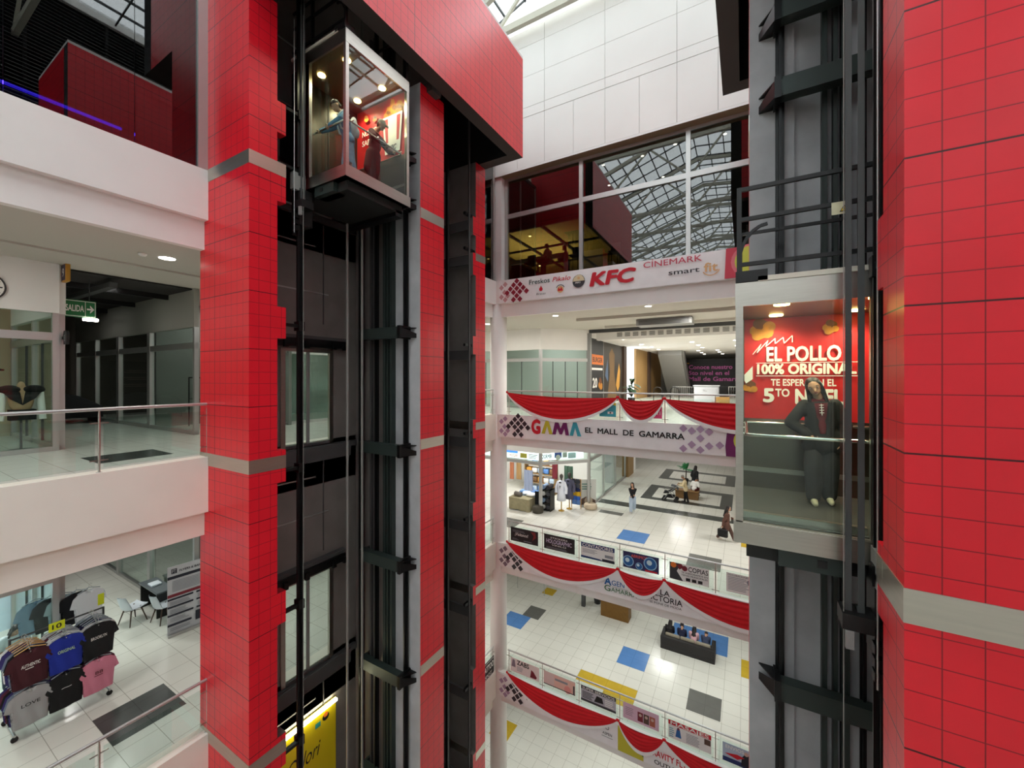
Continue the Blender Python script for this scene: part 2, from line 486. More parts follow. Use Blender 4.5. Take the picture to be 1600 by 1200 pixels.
# left gallery
GX = -8.95
pl4 = [(-11.5, -10.43, 2.66, 3.8, FDARK)]; pl3 = [(-11.37, -10.24, 2.8, 3.95, FDARK)]
for z, c, pp in ((L5, 2.48, ()), (L4, -2.82, pl4), (L3, -8.12, pl3), (L2, -13.42, ())):
    floor_slab(FX0, GX - .25, -40, FY, z, c, patches=pp)

def far_fascia(z0, z1, zb):
    mb = MB()
    mb.box(GX, FX1, 14.1, 14.3, z0, z1, WHITE)
    mb.box(GX, FX1, 14.2, 14.3, zb, z0, WHITE)
    struct(mb, 'trim')
for z in (3.0, -2.47, -7.74, -13.05):
    far_fascia(z, z + .93, z - .53 if z > 0 else z - .31)
def left_fascia(z0, z1, zb, m):
    mb = MB()
    mb.box(GX - .25, GX + .05, -40, 14.1, z0, z1, m)
    mb.box(GX - .25, GX - .1, -40, 14.1, zb, z0, m)
    struct(mb, 'trim')
left_fascia(3.0, 3.95, 2.46, WHITE)
left_fascia(-2.58, -1.53, -3.05, CREAM)
left_fascia(-7.9, -6.83, -8.4, CREAM)
left_fascia(-13.2, -12.13, -13.7, CREAM)

# corner column, round below the upper floor and square above
mb = MB()
mb.lathe((-8.98, 14.42, 0), [(.35, -17.5), (.35, 3.0)], WHITE, 28)
mb.box(-9.22, -8.7, 14.2, 14.7, 3.0, 8.3, WHITE)
struct(mb, 'column')

# ================================================================== upper white facade over the far side
mb = MB()
mb.box(-14, 8, 14.16, 14.5, 8.3, 13.75, SEAM)
zs = [8.32, 10.28, 10.66, 11.88, 13.08, 13.75]
def panel(x0, x1, z0, z1): mb.box(x0 + .006, x1 - .006, 14.1, 14.165, z0 + .006, z1 - .006, PANELW)
xs = [-13.9, -11.5, -9.1, -6.7, -4.32, -1.92, .48, 2.88, 5.28]
for i in range(len(xs) - 1):
    for j in range(2, 5): panel(xs[i], xs[i + 1], zs[j], zs[j + 1])
    h = (xs[i] + xs[i + 1]) / 2
    panel(xs[i], xs[i + 1], 10.285, 10.655)
    panel(xs[i], h, 8.32, 10.275); panel(h, xs[i + 1], 8.32, 10.275)
mb.box(-14, 8, 14.1, 14.9, 8.24, 8.32, PANELW, {'bottom': TAN})
struct(mb, 'wall_far')

# far glazing of the top floor
mb = MB()
gy = 14.5
mull = [-8.62, -5.35, -1.62, 2.1, 5.8]
frame = MB()
for x in mull: frame.box(x - .07, x + .07, gy - .06, gy + .1, 3.9, 8.26, ALU)
frame.box(-8.7, 6.5, gy - .05, gy + .06, 6.58, 6.76, ALU)
frame.box(-8.7, 6.5, gy - .05, gy + .06, 8.14, 8.26, ALU)
frame.box(-14, -8.9, gy - .05, gy + .06, 6.58, 6.7, ALU)
frame.box(-8.7, 6.5, gy - .05, gy + .06, 3.88, 3.96, ALU)
root = struct(frame, 'window_1')
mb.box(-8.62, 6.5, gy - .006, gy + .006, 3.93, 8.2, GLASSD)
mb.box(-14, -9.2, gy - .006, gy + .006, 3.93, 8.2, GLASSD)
mb.build('pane', root)
# dark room behind it
mb = MB()
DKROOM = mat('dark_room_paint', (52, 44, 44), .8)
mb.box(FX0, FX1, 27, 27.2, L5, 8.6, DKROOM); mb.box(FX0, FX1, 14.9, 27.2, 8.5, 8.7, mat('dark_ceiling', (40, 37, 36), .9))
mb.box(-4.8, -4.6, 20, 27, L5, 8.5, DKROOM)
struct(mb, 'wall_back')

# ================================================================== skylight
ROOFX0, ROOFX1, RIDGE, EAVE, TOP = -14.0, 7.5, -3.2, 13.75, 17.4
ROOFP = mat('roof_frame_paint', (196, 194, 178), .55)
PURL = mat('roof_purlin', (74, 78, 78), .6)
SKYP = bpy.data.materials.new('frosted_roof_sheet'); SKYP.use_nodes = True
nt = SKYP.node_tree; nt.nodes.remove(nt.nodes['Principled BSDF'])
tr = nt.nodes.new('ShaderNodeBsdfTransparent'); tr.inputs[0].default_value = (.80, .82, .82, 1)
tl = nt.nodes.new('ShaderNodeBsdfTranslucent'); tl.inputs[0].default_value = (.9, .92, .92, 1)
mx = nt.nodes.new('ShaderNodeMixShader'); mx.inputs[0].default_value = .15
nt.links.new(tr.outputs[0], mx.inputs[1]); nt.links.new(tl.outputs[0], mx.inputs[2]); nt.links.new(mx.outputs[0], nt.nodes['Material Output'].inputs[0])
def roof_z(x):
    return EAVE + (TOP - EAVE) * (x - ROOFX0) / (RIDGE - ROOFX0) if x < RIDGE else TOP + (16.0 - TOP) * (x - RIDGE) / (ROOFX1 - RIDGE)
mb = MB()
for xa, xb in ((ROOFX0, RIDGE), (RIDGE, ROOFX1)):
    mb.prism([(xa, -40, roof_z(xa) + .12), (xb, -40, roof_z(xb) + .12), (xb, 15, roof_z(xb) + .12), (xa, 15, roof_z(xa) + .12)], (0, 0, .02), SKYP)
struct(mb, 'roof')
mb = MB()
k = 0
x = ROOFX0 + .3
while x < ROOFX1:
    mb.bar((x, -40, roof_z(x) + .05), (x, 15, roof_z(x) + .05), .06, .1, PURL); x += .95
y = -39.5
while y < 15:
    for xa, xb in ((ROOFX0, RIDGE), (RIDGE, ROOFX1)):
        mb.bar((xa, y, roof_z(xa)), (xb, y, roof_z(xb)), .05, .08, PURL)
    y += 1.6
for y in (-36, -31, -26, -21, -16, -11, -6, -1, 4, 9, 13.7):
    for xa, xb in ((ROOFX0, RIDGE), (RIDGE, ROOFX1)):
        mb.bar((xa, y, roof_z(xa) - .15), (xb, y, roof_z(xb) - .15), .18, .26, ROOFP)
    mb.bar((ROOFX0, y, EAVE - .05), (ROOFX1, y, EAVE - .05), .18, .26, ROOFP)
    n = 8
    for i in range(n):
        x0 = ROOFX0 + (ROOFX1 - ROOFX0) * i / n; x1 = ROOFX0 + (ROOFX1 - ROOFX0) * (i + 1) / n
        if i % 2: mb.bar((x0, y, roof_z(x0) - .15), (x1, y, EAVE), .1, .12, ROOFP)
        else: mb.bar((x0, y, EAVE), (x1, y, roof_z(x1) - .15), .1, .12, ROOFP)
tr = mb.build('roof_truss', None, 'cream steel trusses and purlins under the white skylight', 'roof truss')
tr['kind'] = 'structure'

# ================================================================== enclosing walls
mb = MB()
mb.box(-27, 20, -40.2, -40, -18, 13.75, WHITE); struct(mb, 'wall_near')
mb = MB()
mb.box(7.0, 7.2, -40, 50, -18, 6.5, WHITE); mb.box(7.0, 7.2, -40, 50, 9.5, 9.95, mat('brown_beam', (112, 76, 52), .6)); mb.box(7.26, 7.4, -40, 50, 9.9, 16.1, mat('louvre_backing', (40, 42, 42), .9)); mb.box(7.0, 7.2, -40, 50, 15.9, 16.3, WHITE)
struct(mb, 'wall_right')
mb = MB()
z = 6.55
while z < 15.9:
    mb.obox((7.1, -12, z), (.07, 0, .045), (0, 28, 0), (-.004, 0, .006), mat('louvre_grey', (112, 113, 112), .6, .2)); z += .155
y = -39
while y < 16:
    mb.box(7.14, 7.24, y, y + .1, 6.5, 15.9, DARKAL); y += 2.4
mb.build('louvre_screen', None, 'grey horizontal louvre blades in the clerestory of the right-hand wall', 'louvre', None, 'structure')
mb = MB()
mb.box(-26.2, -26, -40, 50, -18, 9.4, WHITE); struct(mb, 'wall_left')
mb = MB()
mb.box(-26, 7, 50, 50.2, -18, 3.8, WHITE); struct(mb, 'wall_end')
mb = MB()
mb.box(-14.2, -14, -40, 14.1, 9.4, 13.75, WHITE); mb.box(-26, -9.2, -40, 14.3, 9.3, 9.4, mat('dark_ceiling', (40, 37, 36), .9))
mb.box(-17.2, -17, -40, 14.3, L5, 9.3, mat('maroon_wall', (70, 26, 34), .5))
struct(mb, 'wall_upper')
mb = MB(); mb.box(-26, -14, 14.2, 14.5, 8.3, 9.4, WHITE); struct(mb, 'wall_corner')

# left glazing of the top floor
root = None
frame = MB()
frame.box(GX - .08, GX + .04, 3.62, 3.8, 3.95, 9.3, ALU)
for y in (11.2, 12.7, 14.0): frame.box(GX - .05, GX + .02, y - .04, y + .04, 3.95, 9.3, ALU)
frame.box(GX - .05, GX + .02, -40, 14.1, 9.25, 9.4, DARKAL)
root = struct(frame, 'window_2')
ys = [-40, -30, -20, -9.2, -7.4, -5.6, -3.8, -2.0, -.2, 1.32, 2.72, 3.7]
for i in range(len(ys) - 1):
    mb = MB(); mb.box(GX - .02, GX - .008, ys[i] + .004, ys[i + 1] - .004, 3.95, 9.25, GLASSL); mb.build('pane', root)
mb = MB(); mb.box(GX - .02, GX - .008, 11.2, 14.1, 3.95, 9.25, GLASSL); mb.build('pane', root)
# ================================================================== the two lift towers (right one as measured, left one its mirror)
BOT = -17.5
BRACK = [5.14, 4.05, 1.04, -1.72, -4.39, -7.05, -9.7, -12.4, -15.0]
NOTCH = [(4.52, 5.1), (3.25, 3.95), (.72, 1.3), (-1.96, -1.36), (-4.58, -4.0), (-7.25, -6.65), (-9.9, -9.3), (-12.6, -12.0)]
LEDW = emis('led_white', (255, 250, 215), 9)
ADY = mat('yellow_poster', (222, 200, 20), .5)

def tower(side):
    M = (lambda x: x) if side == 'R' else (lambda x: -6.5 - x)
    left = side == 'L'
    base = (M(1.5), 7.5, BOT)
    lab = 'red tiled double lift tower on the left, with the cabin high up' if left else 'red tiled lift tower closest on the right, holding the cabin with a standing woman'
    T = empty('lift_tower', base, lab, 'lift tower')
    def B(mb, x0, x1, y0, y1, z0, z1, m, faces=None):
        if left and faces:
            faces = dict(faces); a, b = faces.pop('xm', None), faces.pop('xp', None)
            if a: faces['xp'] = a
            if b: faces['xm'] = b
        mb.box(M(x0), M(x1), y0, y1, z0, z1, m, faces)
    deep = 2.72 if left else 2.62
    def bands(mb_parent, x0, x1, y0, y1, notch=None):
        for k, zf in enumerate((L5, L4, L3, L2)):
            mb = MB(); z0 = zf - .08 if zf < 0 else zf - .15
            B(mb, x0 - .006, x1, y0 - .006, y1 + .006, z0, z0 + .24, BAND)
            if notch: B(mb, x0 - .007, x0 + .2, y1, y1 + notch, z0 - .001, z0 + .241, BAND)
            mb.build('steel_band', mb_parent)
    # column nearest the camera, with the toothed back edge
    mb = MB(); B(mb, .957, deep, 3.78, 4.27, BOT, 6.88, RED)
    for (a, b) in NOTCH: B(mb, .957, 1.15, 4.27, 4.43, a, b, RED)
    c1 = mb.build('tiled_column', T); bands(c1, .957, deep, 3.78, 4.27, .16)
    # middle pier: concrete with a tiled outer face
    mb = MB(); B(mb, .1, .62, 7.08, 7.93, BOT, 6.88, CONC); B(mb, .62, 1.15, 7.16, 7.93, BOT, 6.88, CONC); B(mb, 1.15, 2.4, 7.16, 7.93, BOT, 6.88, CONC if not left else SHAFT)
    pier = mb.build('concrete_pier', T)
    mb = MB(); B(mb, .06, .1, 7.08, 7.93, BOT, 6.88, CONC, {'xm': RED}); c2 = mb.build('tile_facing', pier)
    for zf in (L5, L4, L3, L2):
        mb = MB(); z0 = zf - .08 if zf < 0 else zf - .15
        B(mb, .052, .1, 7.09, 7.925, z0, z0 + .24, BAND); mb.build('steel_band', pier)
    # far column
    mb = MB(); B(mb, .957, deep, 10.6, 11.13, BOT, 6.88, SHAFT, {'xm': RED, 'yp': RED})
    for (a, b) in NOTCH: B(mb, .957, 1.15, 10.45, 10.6, a, b, SHAFT, {'xm': RED})
    c3 = mb.build('tiled_column', T); bands(c3, .957, deep, 10.6, 11.13)
    # header box over both shafts: hollow, dark inside
    mb = MB(); t = .36
    B(mb, -.465, -.465 + t, 3.78, 11.13, 6.88, 9.97, VOID, {'xm': RED, 'bottom': SOFFIT, 'top': WHITE})
    B(mb, -.465 + t, deep, 3.78, 3.78 + t, 6.88, 9.97, VOID, {'ym': RED, 'bottom': SOFFIT, 'top': WHITE})
    B(mb, -.465 + t, deep, 11.13 - t, 11.13, 6.88, 9.97, VOID, {'yp': RED, 'bottom': SOFFIT, 'top': WHITE})
    B(mb, deep - .2, deep, 3.78 + t, 11.13 - t, 6.88, 9.97, VOID)
    B(mb, -.465, deep, 3.78, 11.13, 9.97, 10.05, WHITE)
    hd = mb.build('header', T)
    mb = MB(); B(mb, -.11, .9, 7.3, 7.62, 6.78, 7.0, SOFFIT); mb.build('soffit_beam', hd); mb = MB(); B(mb, .05, .957, 4.0, 4.2, 6.88, 7.05, SOFFIT); mb.build('soffit_beam', hd)
    # back wall of the shafts with landing doors
    mb = MB(); X0, X1 = 2.4, 2.46
    ys = [(5.15, 6.45)]
    B(mb, X0, X1, 4.27, 5.15, BOT, 9.9, SHAFT); B(mb, X0, X1, 6.45, 7.93, BOT, 9.9, SHAFT); B(mb, X0, X1, 7.93, 10.6, BOT, 9.9, SHAFT)
    zz = BOT
    for zf in (L2, L3, L4, L5):
        B(mb, X0, X1, 5.15, 6.45, zz, zf, SHAFT); zz = zf + 2.27
    B(mb, X0, X1, 5.15, 6.45, zz, 9.9, SHAFT)
    # pressed seams and ledges of the sheet metal
    for zf in (L2, L3, L4, L5):
        B(mb, X0 - .1, X0, 4.4, 7.1, zf - .16, zf - .02, SHAFTD)
        B(mb, X0 - .012, X0, 4.4, 6.0, zf - .78, zf - .75, ALU)
        B(mb, X0 - .02, X0, 5.0, 5.03, zf - 2.6, zf - .9, SHAFTD); B(mb, X0 - .02, X0, 6.2, 6.22, zf - 2.6, zf - .2, SHAFTD)
        B(mb, X0 - .015, X0, 4.4, 6.35, zf + 3.62, zf + 3.65, ALU)
    for zf in BRACK: B(mb, X0 - .02, X0, 7.93, 10.6, zf + .6, zf + .95, SHAFTD)
    bw = mb.build('shaft_back_wall', T)
    for zf in (L3, L4) if left else ():
        mb = MB()
        B(mb, X0 - .05, X0 + .02, 5.15, 5.25, zf, zf + 2.27, STEEL); B(mb, X0 - .05, X0 + .02, 6.35, 6.45, zf, zf + 2.27, STEEL)
        B(mb, X0 - .05, X0 + .02, 5.25, 6.35, zf + 2.2, zf + 2.27, STEEL); B(mb, X0 - .05, X0 + .02, 5.25, 6.35, zf, zf + .06, SHAFTD)
        B(mb, X0 - .04, X0 + .01, 5.77, 5.83, zf, zf + 2.2, GREYAL)
        dr = mb.build('landing_door_frame', T)
        mb = MB(); B(mb, X0 - .01, X0, 5.25, 5.77, zf + .06, zf + 2.2, GLASS); mb.build('glass_leaf', dr)
        mb = MB(); B(mb, X0 - .02, X0 - .01, 5.83, 6.35, zf + .06, zf + 2.2, GLASS); mb.build('glass_leaf', dr)
        mb = MB()
        B(mb, X0 - .22, X0, 4.7, 6.75, zf + 2.32, zf + 2.5, RAILBLK); B(mb, X0 - .16, X0, 4.7, 6.75, zf + 2.5, zf + 2.58, SHAFTD)
        for yy in (5.1, 5.6, 6.3, 6.6): B(mb, X0 - .27, X0 - .2, yy, yy + .09, zf + 2.28, zf + 2.44, RAILBLK)
        mb.build('door_operator', T)
        mb = MB(); B(mb, X0 - .14, X0 - .02, 4.7, 6.9, zf - .38, zf - .04, SHAFTD); mb.build('landing_sill', T)
    # guide rails
    def rail(x, y, w=.05, dpt=.09, m=RAILBLK, z1=6.9, z0=BOT, nm='guide_rail'):
        mb = MB(); B(mb, x - w / 2, x + w / 2, y, y + dpt * .3, z0, z1, m); B(mb, x - w / 6, x + w / 6, y - dpt * .7, y, z0, z1, m)
        mb.build(nm, T)
    rail(.44, 7.0, .11, .1, z1=8.5); rail(1.36, 6.95, .07, .1, z1=8.5); rail(1.92, 6.95, .1, .1, z1=8.5); rail(1.06, 4.78, .11, .1, z1=8.5)
    for x, w in ((.96, .06), (1.08, .05), (1.19, .09), (1.55, .05), (1.68, .05), (2.1, .06)):
        mb = MB(); B(mb, x - w / 2, x + w / 2, 7.02, 7.15, BOT, 8.5, GREEN if x < 1.2 else SHAFTD); mb.build('counterweight_rail', T)
    for x, y in ((1.5, 6.2), (1.42, 6.55)): mb = MB(); B(mb, x - .018, x + .018, y - .018, y + .018, BOT, 8.5, mat('cable_grey', (150, 148, 144), .6)); mb.build('travelling_cable', T)
    # far shaft's rails
    for x, y, w in ((1.1, 8.9, .06), (1.5, 9.0, .05), (1.9, 8.8, .06), (1.3, 9.6, .08), (1.75, 9.7, .05), (1.0, 10.3, .05), (2.2, 9.2, .08)):
        mb = MB(); B(mb, x - w / 2, x + w / 2, y - w / 2, y + w / 2, BOT, 8.5, RAILBLK if w > .055 else SHAFTD); mb.build('guide_rail', T)
    for z in BRACK:
        mb = MB()
        # channel along the pier with end plate and gussets
        B(mb, .44, 1.75, 6.74, 6.77, z - .13, z + .13, GREEN); B(mb, .44, 1.75, 6.77, 6.92, z + .1, z + .13, GREEN); B(mb, .44, 1.75, 6.77, 6.92, z - .13, z - .1, GREEN)
        B(mb, .36, .44, 6.72, 7.08, z - .15, z + .15, RAILBLK)
        for zz2 in (z - .12, z + .1):
            mb.prism([(M(.18), 7.08, zz2), (M(.38), 6.74, zz2), (M(.46), 6.74, zz2), (M(.46), 7.08, zz2)], (0, 0, .02), RAILBLK)
        mb.prism([(M(.18), 7.07, z - .12), (M(.38), 6.73, z - .12), (M(.38), 6.73, z + .12), (M(.18), 7.07, z - .02)], (0, .015, 0), RAILBLK)
        B(mb, 1.7, 1.75, 6.74, 7.1, z - .12, z + .12, GREEN)
        mb.build('rail_bracket', T); mb = MB()
        # arm from the front column to its rail
        B(mb, 1.0, 1.08, 4.27, 4.8, z - .08, z - .02, RAILBLK); B(mb, .98, 1.14, 4.7, 4.82, z - .14, z + .04, RAILBLK)
        mb.build('rail_arm', T); mb = MB()
        B(mb, 1.0, 1.08, 10.1, 10.6, z - .08, z, RAILBLK); mb.build('rail_arm', T); mb = MB(); B(mb, 1.0, 2.3, 10.3, 10.36, z - .5, z - .2, SHAFTD); mb.build('cross_member', T); mb = MB(); B(mb, 1.05, 1.7, 8.7, 8.8, z - .1, z + .1, RAILBLK)
        mb.build('rail_bracket', T)
    if left:
        # lit yellow advertisement on the lowest door panel
        R, U = V((0, 1, 0)), V((0, 0, 1))
        P = Print((M(2.36), 4.75, -10.9), R, U, 1.78, 2.92, ADY)
        INK = mat('print_black', (24, 22, 22), .6); WP = mat('print_white', (240, 238, 232), .6)
        P.text('Colori', .95, 1.85, .34, INK, .82, .0, .35, 'C'); P.text('i', .12, 1.85, .34, INK, None, 0, .35)
        P.disc(1.5, 2.62, .09, INK); P.disc(1.5, 2.67, .06, mat('print_orange', (226, 120, 40), .6)); P.rect(1.22, 2.5, 1.36, 2.62, mat('print_teal', (40, 150, 150), .6))
        P.poly([(.6, 1.1), (.75, 1.5), (1.0, 1.62), (.95, 1.35), (.8, 1.05)], WP); P.disc(.78, .95, .17, WP); P.text('sol', .75, .35, .2, WP, .5, 0, .3, 'C')
        P.lines(.3, 1.62, .7, 1.76, 2, INK)
        ad = P.mb.build('poster', T)
        mb = MB(); B(mb, 2.26, 2.33, 4.75, 6.5, -8.03, -7.97, LEDW); mb.build('led_strip', ad)
    else:
        pass
    return T
TL = tower('L'); TR = tower('R')

# ================================================================== lift cabins
INK = mat('print_black', (24, 22, 22), .6); WP = mat('print_white', (240, 238, 232), .6)
ADR = mat('poster_red', (196, 26, 30), .55)
PAPER = mat('paper_white', (238, 234, 226), .6)
GOLDEN = mat('fried_golden', (196, 128, 32), .6, noise=.35, nscale=9)
GOLDD = mat('fried_brown', (120, 66, 20), .6, noise=.3, nscale=12)

def crumbs(P, u, v, r, n=7):
    for i in range(n):
        a = i * 2.399; q = r * .62 * math.sqrt(i / n)
        P.disc(u + q * math.cos(a), v + q * math.sin(a), r * (.38 + .12 * random.random()), GOLDEN if i % 3 else GOLDD, 9)

def cabin(side, z0):
    M = (lambda x: x) if side == 'R' else (lambda x: -6.5 - x)
    left = side == 'L'
    T = empty('lift_cabin', (M(.75), 5.75, z0 - .26), 'glass lift cabin up at the food floor, two passengers holding its rail' if left else
              'glass lift cabin with a woman standing before an EL POLLO 100% ORIGINAL poster', 'lift cabin')
    XF, XB, Y0, Y1, ZT = -.085, 1.6, 4.94, 6.57, z0 + 2.52
    def B(mb, x0, x1, y0, y1, za, zb, m): mb.box(M(x0), M(x1), y0, y1, za, zb, m)
    XG = 1.02
    mb = MB(); B(mb, XF, XB, Y0, Y1, z0 - .24, z0 - .012, STEEL); B(mb, XF - .02, XB, Y0 - .02, Y1 + .02, z0 - .24, z0 - .02, STEEL)
    mb.build('base_frame', T)
    mb = MB(); B(mb, XF + .05, XB, Y0 + .05, Y1 - .05, z0 - .012, z0, mat('cabin_floor', (78, 76, 74), .35)); mb.build('floor_panel', T)
    mb = MB(); B(mb, XF + .1, XB - .1, Y0 + .12, Y1 - .12, z0 - .42, z0 - .24, mat('black_underside', (22, 24, 23), .6))
    B(mb, .3, .88, Y0 + .02, Y0 + .3, z0 - .42, z0 - .24, GREEN); B(mb, .62, .7, Y0 + .01, Y0 + .02, z0 - .36, z0 - .29, BLACK)
    B(mb, XF + .1, XB, Y1 - .3, Y1 - .1, z0 - .5, z0 - .36, RAILBLK)
    mb.build('underframe', T)
    mb = MB()
    B(mb, XF, XB, Y0, Y1, ZT - .04, ZT, STEEL)
    B(mb, XF - .004, XF + .03, Y0, Y1, ZT - .25, ZT, STEEL); B(mb, XF, XB, Y0 - .004, Y0 + .03, ZT - .25, ZT, STEEL); B(mb, XF, XB, Y1 - .03, Y1, ZT - .25, ZT, STEEL)
    B(mb, .12, XB, Y0 - .02, Y0 + .05, ZT, ZT + .05, mat('cream_enamel', (226, 220, 204), .5))
    rf = mb.build('roof_frame', T)
    mb = MB(); B(mb, XF + .03, XB, Y0 + .03, Y1 - .03, ZT - .2, ZT - .17, mat('cabin_ceiling', (120, 104, 84), .4, .4)); cl = mb.build('ceiling_panel', T)
    for (x, y) in ((.35, 5.3), (.35, 6.2), (1.15, 5.3), (1.15, 6.2)):
        mb = MB(); mb.lathe((M(x), y, ZT - .215), [(.075, 0), (.075, .015)], LAMPW, 16); mb.build('downlight', cl)
        sp_ = spot('downlight_beam', V((M(x), y, ZT - .24)) - parent_origin(cl), 26, (1, .86, .6), 150, .06, cl)
    # posts and glazing
    for (x, y) in ((XF, Y0), (XF, Y1 - .07)): mb = MB(); B(mb, x, x + .07, y, y + .07, z0 - .02, ZT - .2, STEEL); mb.build('corner_post', T)
    mb = MB(); B(mb, XG, XG + .06, Y0, Y0 + .06, z0 - .02, ZT - .2, STEEL)
    mb.build('corner_post', T)
    mb = MB(); B(mb, XF + .02, XG, Y0 + .1, Y0 + .16, z0, z0 + .07, STEEL); mb.build('kick_rail', T)
    mb = MB(); B(mb, XF + .07, XG, Y0 + .02, Y0 + .032, z0, ZT - .22, GLASS); mb.build('glass_pane', T)
    mb = MB(); B(mb, XF + .02, XF + .032, Y0 + .07, Y1 - .07, z0, ZT - .22, GLASS); mb.build('glass_pane', T)
    # solid sides
    SW = mat('cabin_steel_wall', (122, 114, 106), .28, 1.0, noise=.05, nscale=2, stretch=(1, 1, 9))
    mb = MB(); B(mb, XF + .07, XB, Y1 - .05, Y1 - .01, z0, ZT - .2, SW)
    B(mb, XF + .07, XB - .1, Y1 - .075, Y1 - .05, z0 + .22, z0 + .28, STEEL)
    mb.build('steel_wall', T)
    mb = MB(); B(mb, XG + .06, XB, Y0, Y0 + .04, z0, ZT - .2, SW); mb.build('steel_wall', T)
    mb = MB(); B(mb, XB - .04, XB, Y0, Y1, z0, ZT - .2, SW if not left else mat('cabin_dark_door', (60, 58, 54), .3, .8))
    B(mb, XB - .05, XB - .04, 5.74, 5.77, z0, z0 + 2.1, BLACK); mb.build('cabin_door', T)
    # handrails
    mb = MB(); zr = z0 + .9
    mb.tube([(M(XG), Y0 + .09, zr), (M(XF + .11), Y0 + .09, zr), (M(XF + .1), Y0 + .1, zr), (M(XF + .1), Y1 - .14, zr)], .018, CHROME)
    mb.tube([(M(XF + .12), Y1 - .12, zr), (M(XB - .1), Y1 - .12, zr)], .018, CHROME)
    for (x, y) in ((XF + .12, Y1 - .12), (.7, Y1 - .12), (XB - .12, Y1 - .12)): mb.tube([(M(x), y, zr), (M(x), y + .07, zr)], .012, CHROME)
    for y in (Y0 + .2, 5.75, Y1 - .2): mb.tube([(M(XF + .1), y, zr), (M(XF + .03), y, zr)], .012, CHROME)
    mb.build('handrail', T)
    # poster on the inside of the far wall, facing the camera
    zb, zt = z0 + .95, ZT - .2
    if left:
        P = Print((M(XB - .06), Y1 - .055, zb), V((1, 0, 0)), V((0, 0, 1)), XB - .06 - XF - .08, zt - zb, ADR)
        W = P.w
        # bucket with red stripes and flames of sauce above
        u0 = W * .60
        P.poly([(u0 - .06, .93), (u0 - .02, 1.06), (u0 + .05, 1.1), (u0 + .09, 1.2), (u0 + .17, 1.18), (u0 + .2, 1.34), (u0 + .3, 1.3), (u0 + .33, 1.16), (u0 + .42, 1.24), (u0 + .52, 1.2), (u0 + .6, 1.08), (u0 + .58, .92)], GOLDEN)
        crumbs(P, u0 + .12, 1.0, .11); crumbs(P, u0 + .32, 1.04, .13); crumbs(P, u0 + .48, 1.02, .1)
        P.poly([(u0 + .04, .1), (u0 + .5, .1), (u0 + .58, .95), (u0 - .04, .95)], WP)
        P.poly([(u0 + .07, .35), (u0 + .14, .35), (u0 + .13, .9), (u0 + .02, .9)], ADR); P.poly([(u0 + .4, .35), (u0 + .47, .35), (u0 + .52, .9), (u0 + .41, .9)], ADR)
        P.text('KFC', u0 + .27, .16, .11, INK, .26, .02, .2, 'C')
        P.text('NUEVO', W * .3, .72, .12, WP, .5, .02, 0, 'C'); P.text('SABOR', W * .3, .5, .12, WP, .5, .02, 0, 'C')
        crumbs(P, W * .42, 1.02, .08); crumbs(P, W * .24, 1.1, .09)
    else:
        P = Print((XF + .08, Y1 - .055, zb), V((1, 0, 0)), V((0, 0, 1)), XB - .06 - XF - .08, zt - zb, ADR)
        crumbs(P, .2, 1.22, .17, 9); crumbs(P, .96, 1.21, .1, 8); crumbs(P, .07, .43, .1)
        zig = [(.1, .88), (.2, 1.02), (.15, .9), (.28, 1.07), (.25, .98), (.36, 1.09), (.36, 1.02), (.45, 1.1), (.46, 1.02), (.55, 1.12), (.55, 1.03)]
        P.up()
        for a, b in zip(zig[:-1], zig[1:]):
            d = (V((b[0], b[1], 0)) - V((a[0], a[1], 0))); n_ = V((-d.y, d.x, 0)).normalized() * .005
            P.mb.poly([P.p(a[0] + n_.x, a[1] + n_.y, P.lay), P.p(b[0] + n_.x, b[1] + n_.y, P.lay), P.p(b[0] - n_.x, b[1] - n_.y, P.lay), P.p(a[0] - n_.x, a[1] - n_.y, P.lay)][::-1], WP)
        P.text('EL POLLO', .66, .785, .185, PAPER, .8, .03, 0, 'C')
        P.rect(.14, .755, 1.22, .763, WP)
        P.text('100% ORIGINAL', .68, .615, .125, PAPER, 1.06, .045, 0, 'C')
        P.rect(.14, .58, 1.22, .588, WP)
        P.text('TE ESPERA EN EL', .66, .455, .085, PAPER, .7, .025, 0, 'C')
        P.text('5', .22, .235, .175, PAPER, .13, .04); P.text('TO', .36, .31, .1, PAPER, .16, .03); P.text('NIVEL', .58, .225, .18, PAPER, .5, .045)
        P.poly([(0, .6), (.1, .72), (.1, .54), (.02, .48), (0, .52)], WP)
    P.mb.build('poster', T)
    # roof guard rail
    mb = MB(); gz = ZT + 1.0; x0, x1 = XF + .03, XB
    for z in (gz, gz - .32, ZT + .2):
        mb.bar((M(x0), Y0 + .03, z), (M(x1), Y0 + .03, z), .035, .04, BLACK)
    mb.bar((M(x0), Y0 + .03, gz), (M(x0), Y1 - .05, gz), .035, .04, BLACK); mb.bar((M(x0), Y1 - .05, gz), (M(x1), Y1 - .05, gz), .035, .04, BLACK)
    for (x, y) in ((x0, Y0 + .03), (x0, Y1 - .05), (.95, Y0 + .03)):
        B(mb, x - .02, x + .025, y - .025, y + .025, ZT + .02, gz + .02, BLACK)
    for k in range(6):
        a0, a1 = math.pi / 2 * k / 6, math.pi / 2 * (k + 1) / 6
        mb.bar((M(x0 + .26 - .26 * math.cos(a0)), Y0 + .03, ZT + .2 + .4 * math.sin(a0)), (M(x0 + .26 - .26 * math.cos(a1)), Y0 + .03, ZT + .2 + .4 * math.sin(a1)), .03, .03, BLACK)
    B(mb, x0 - .03, x0 + .26, Y0 - .02, Y0 + .2, ZT + .005, ZT + .12, BLACK)
    gr = mb.build('roof_guard_rail', T)
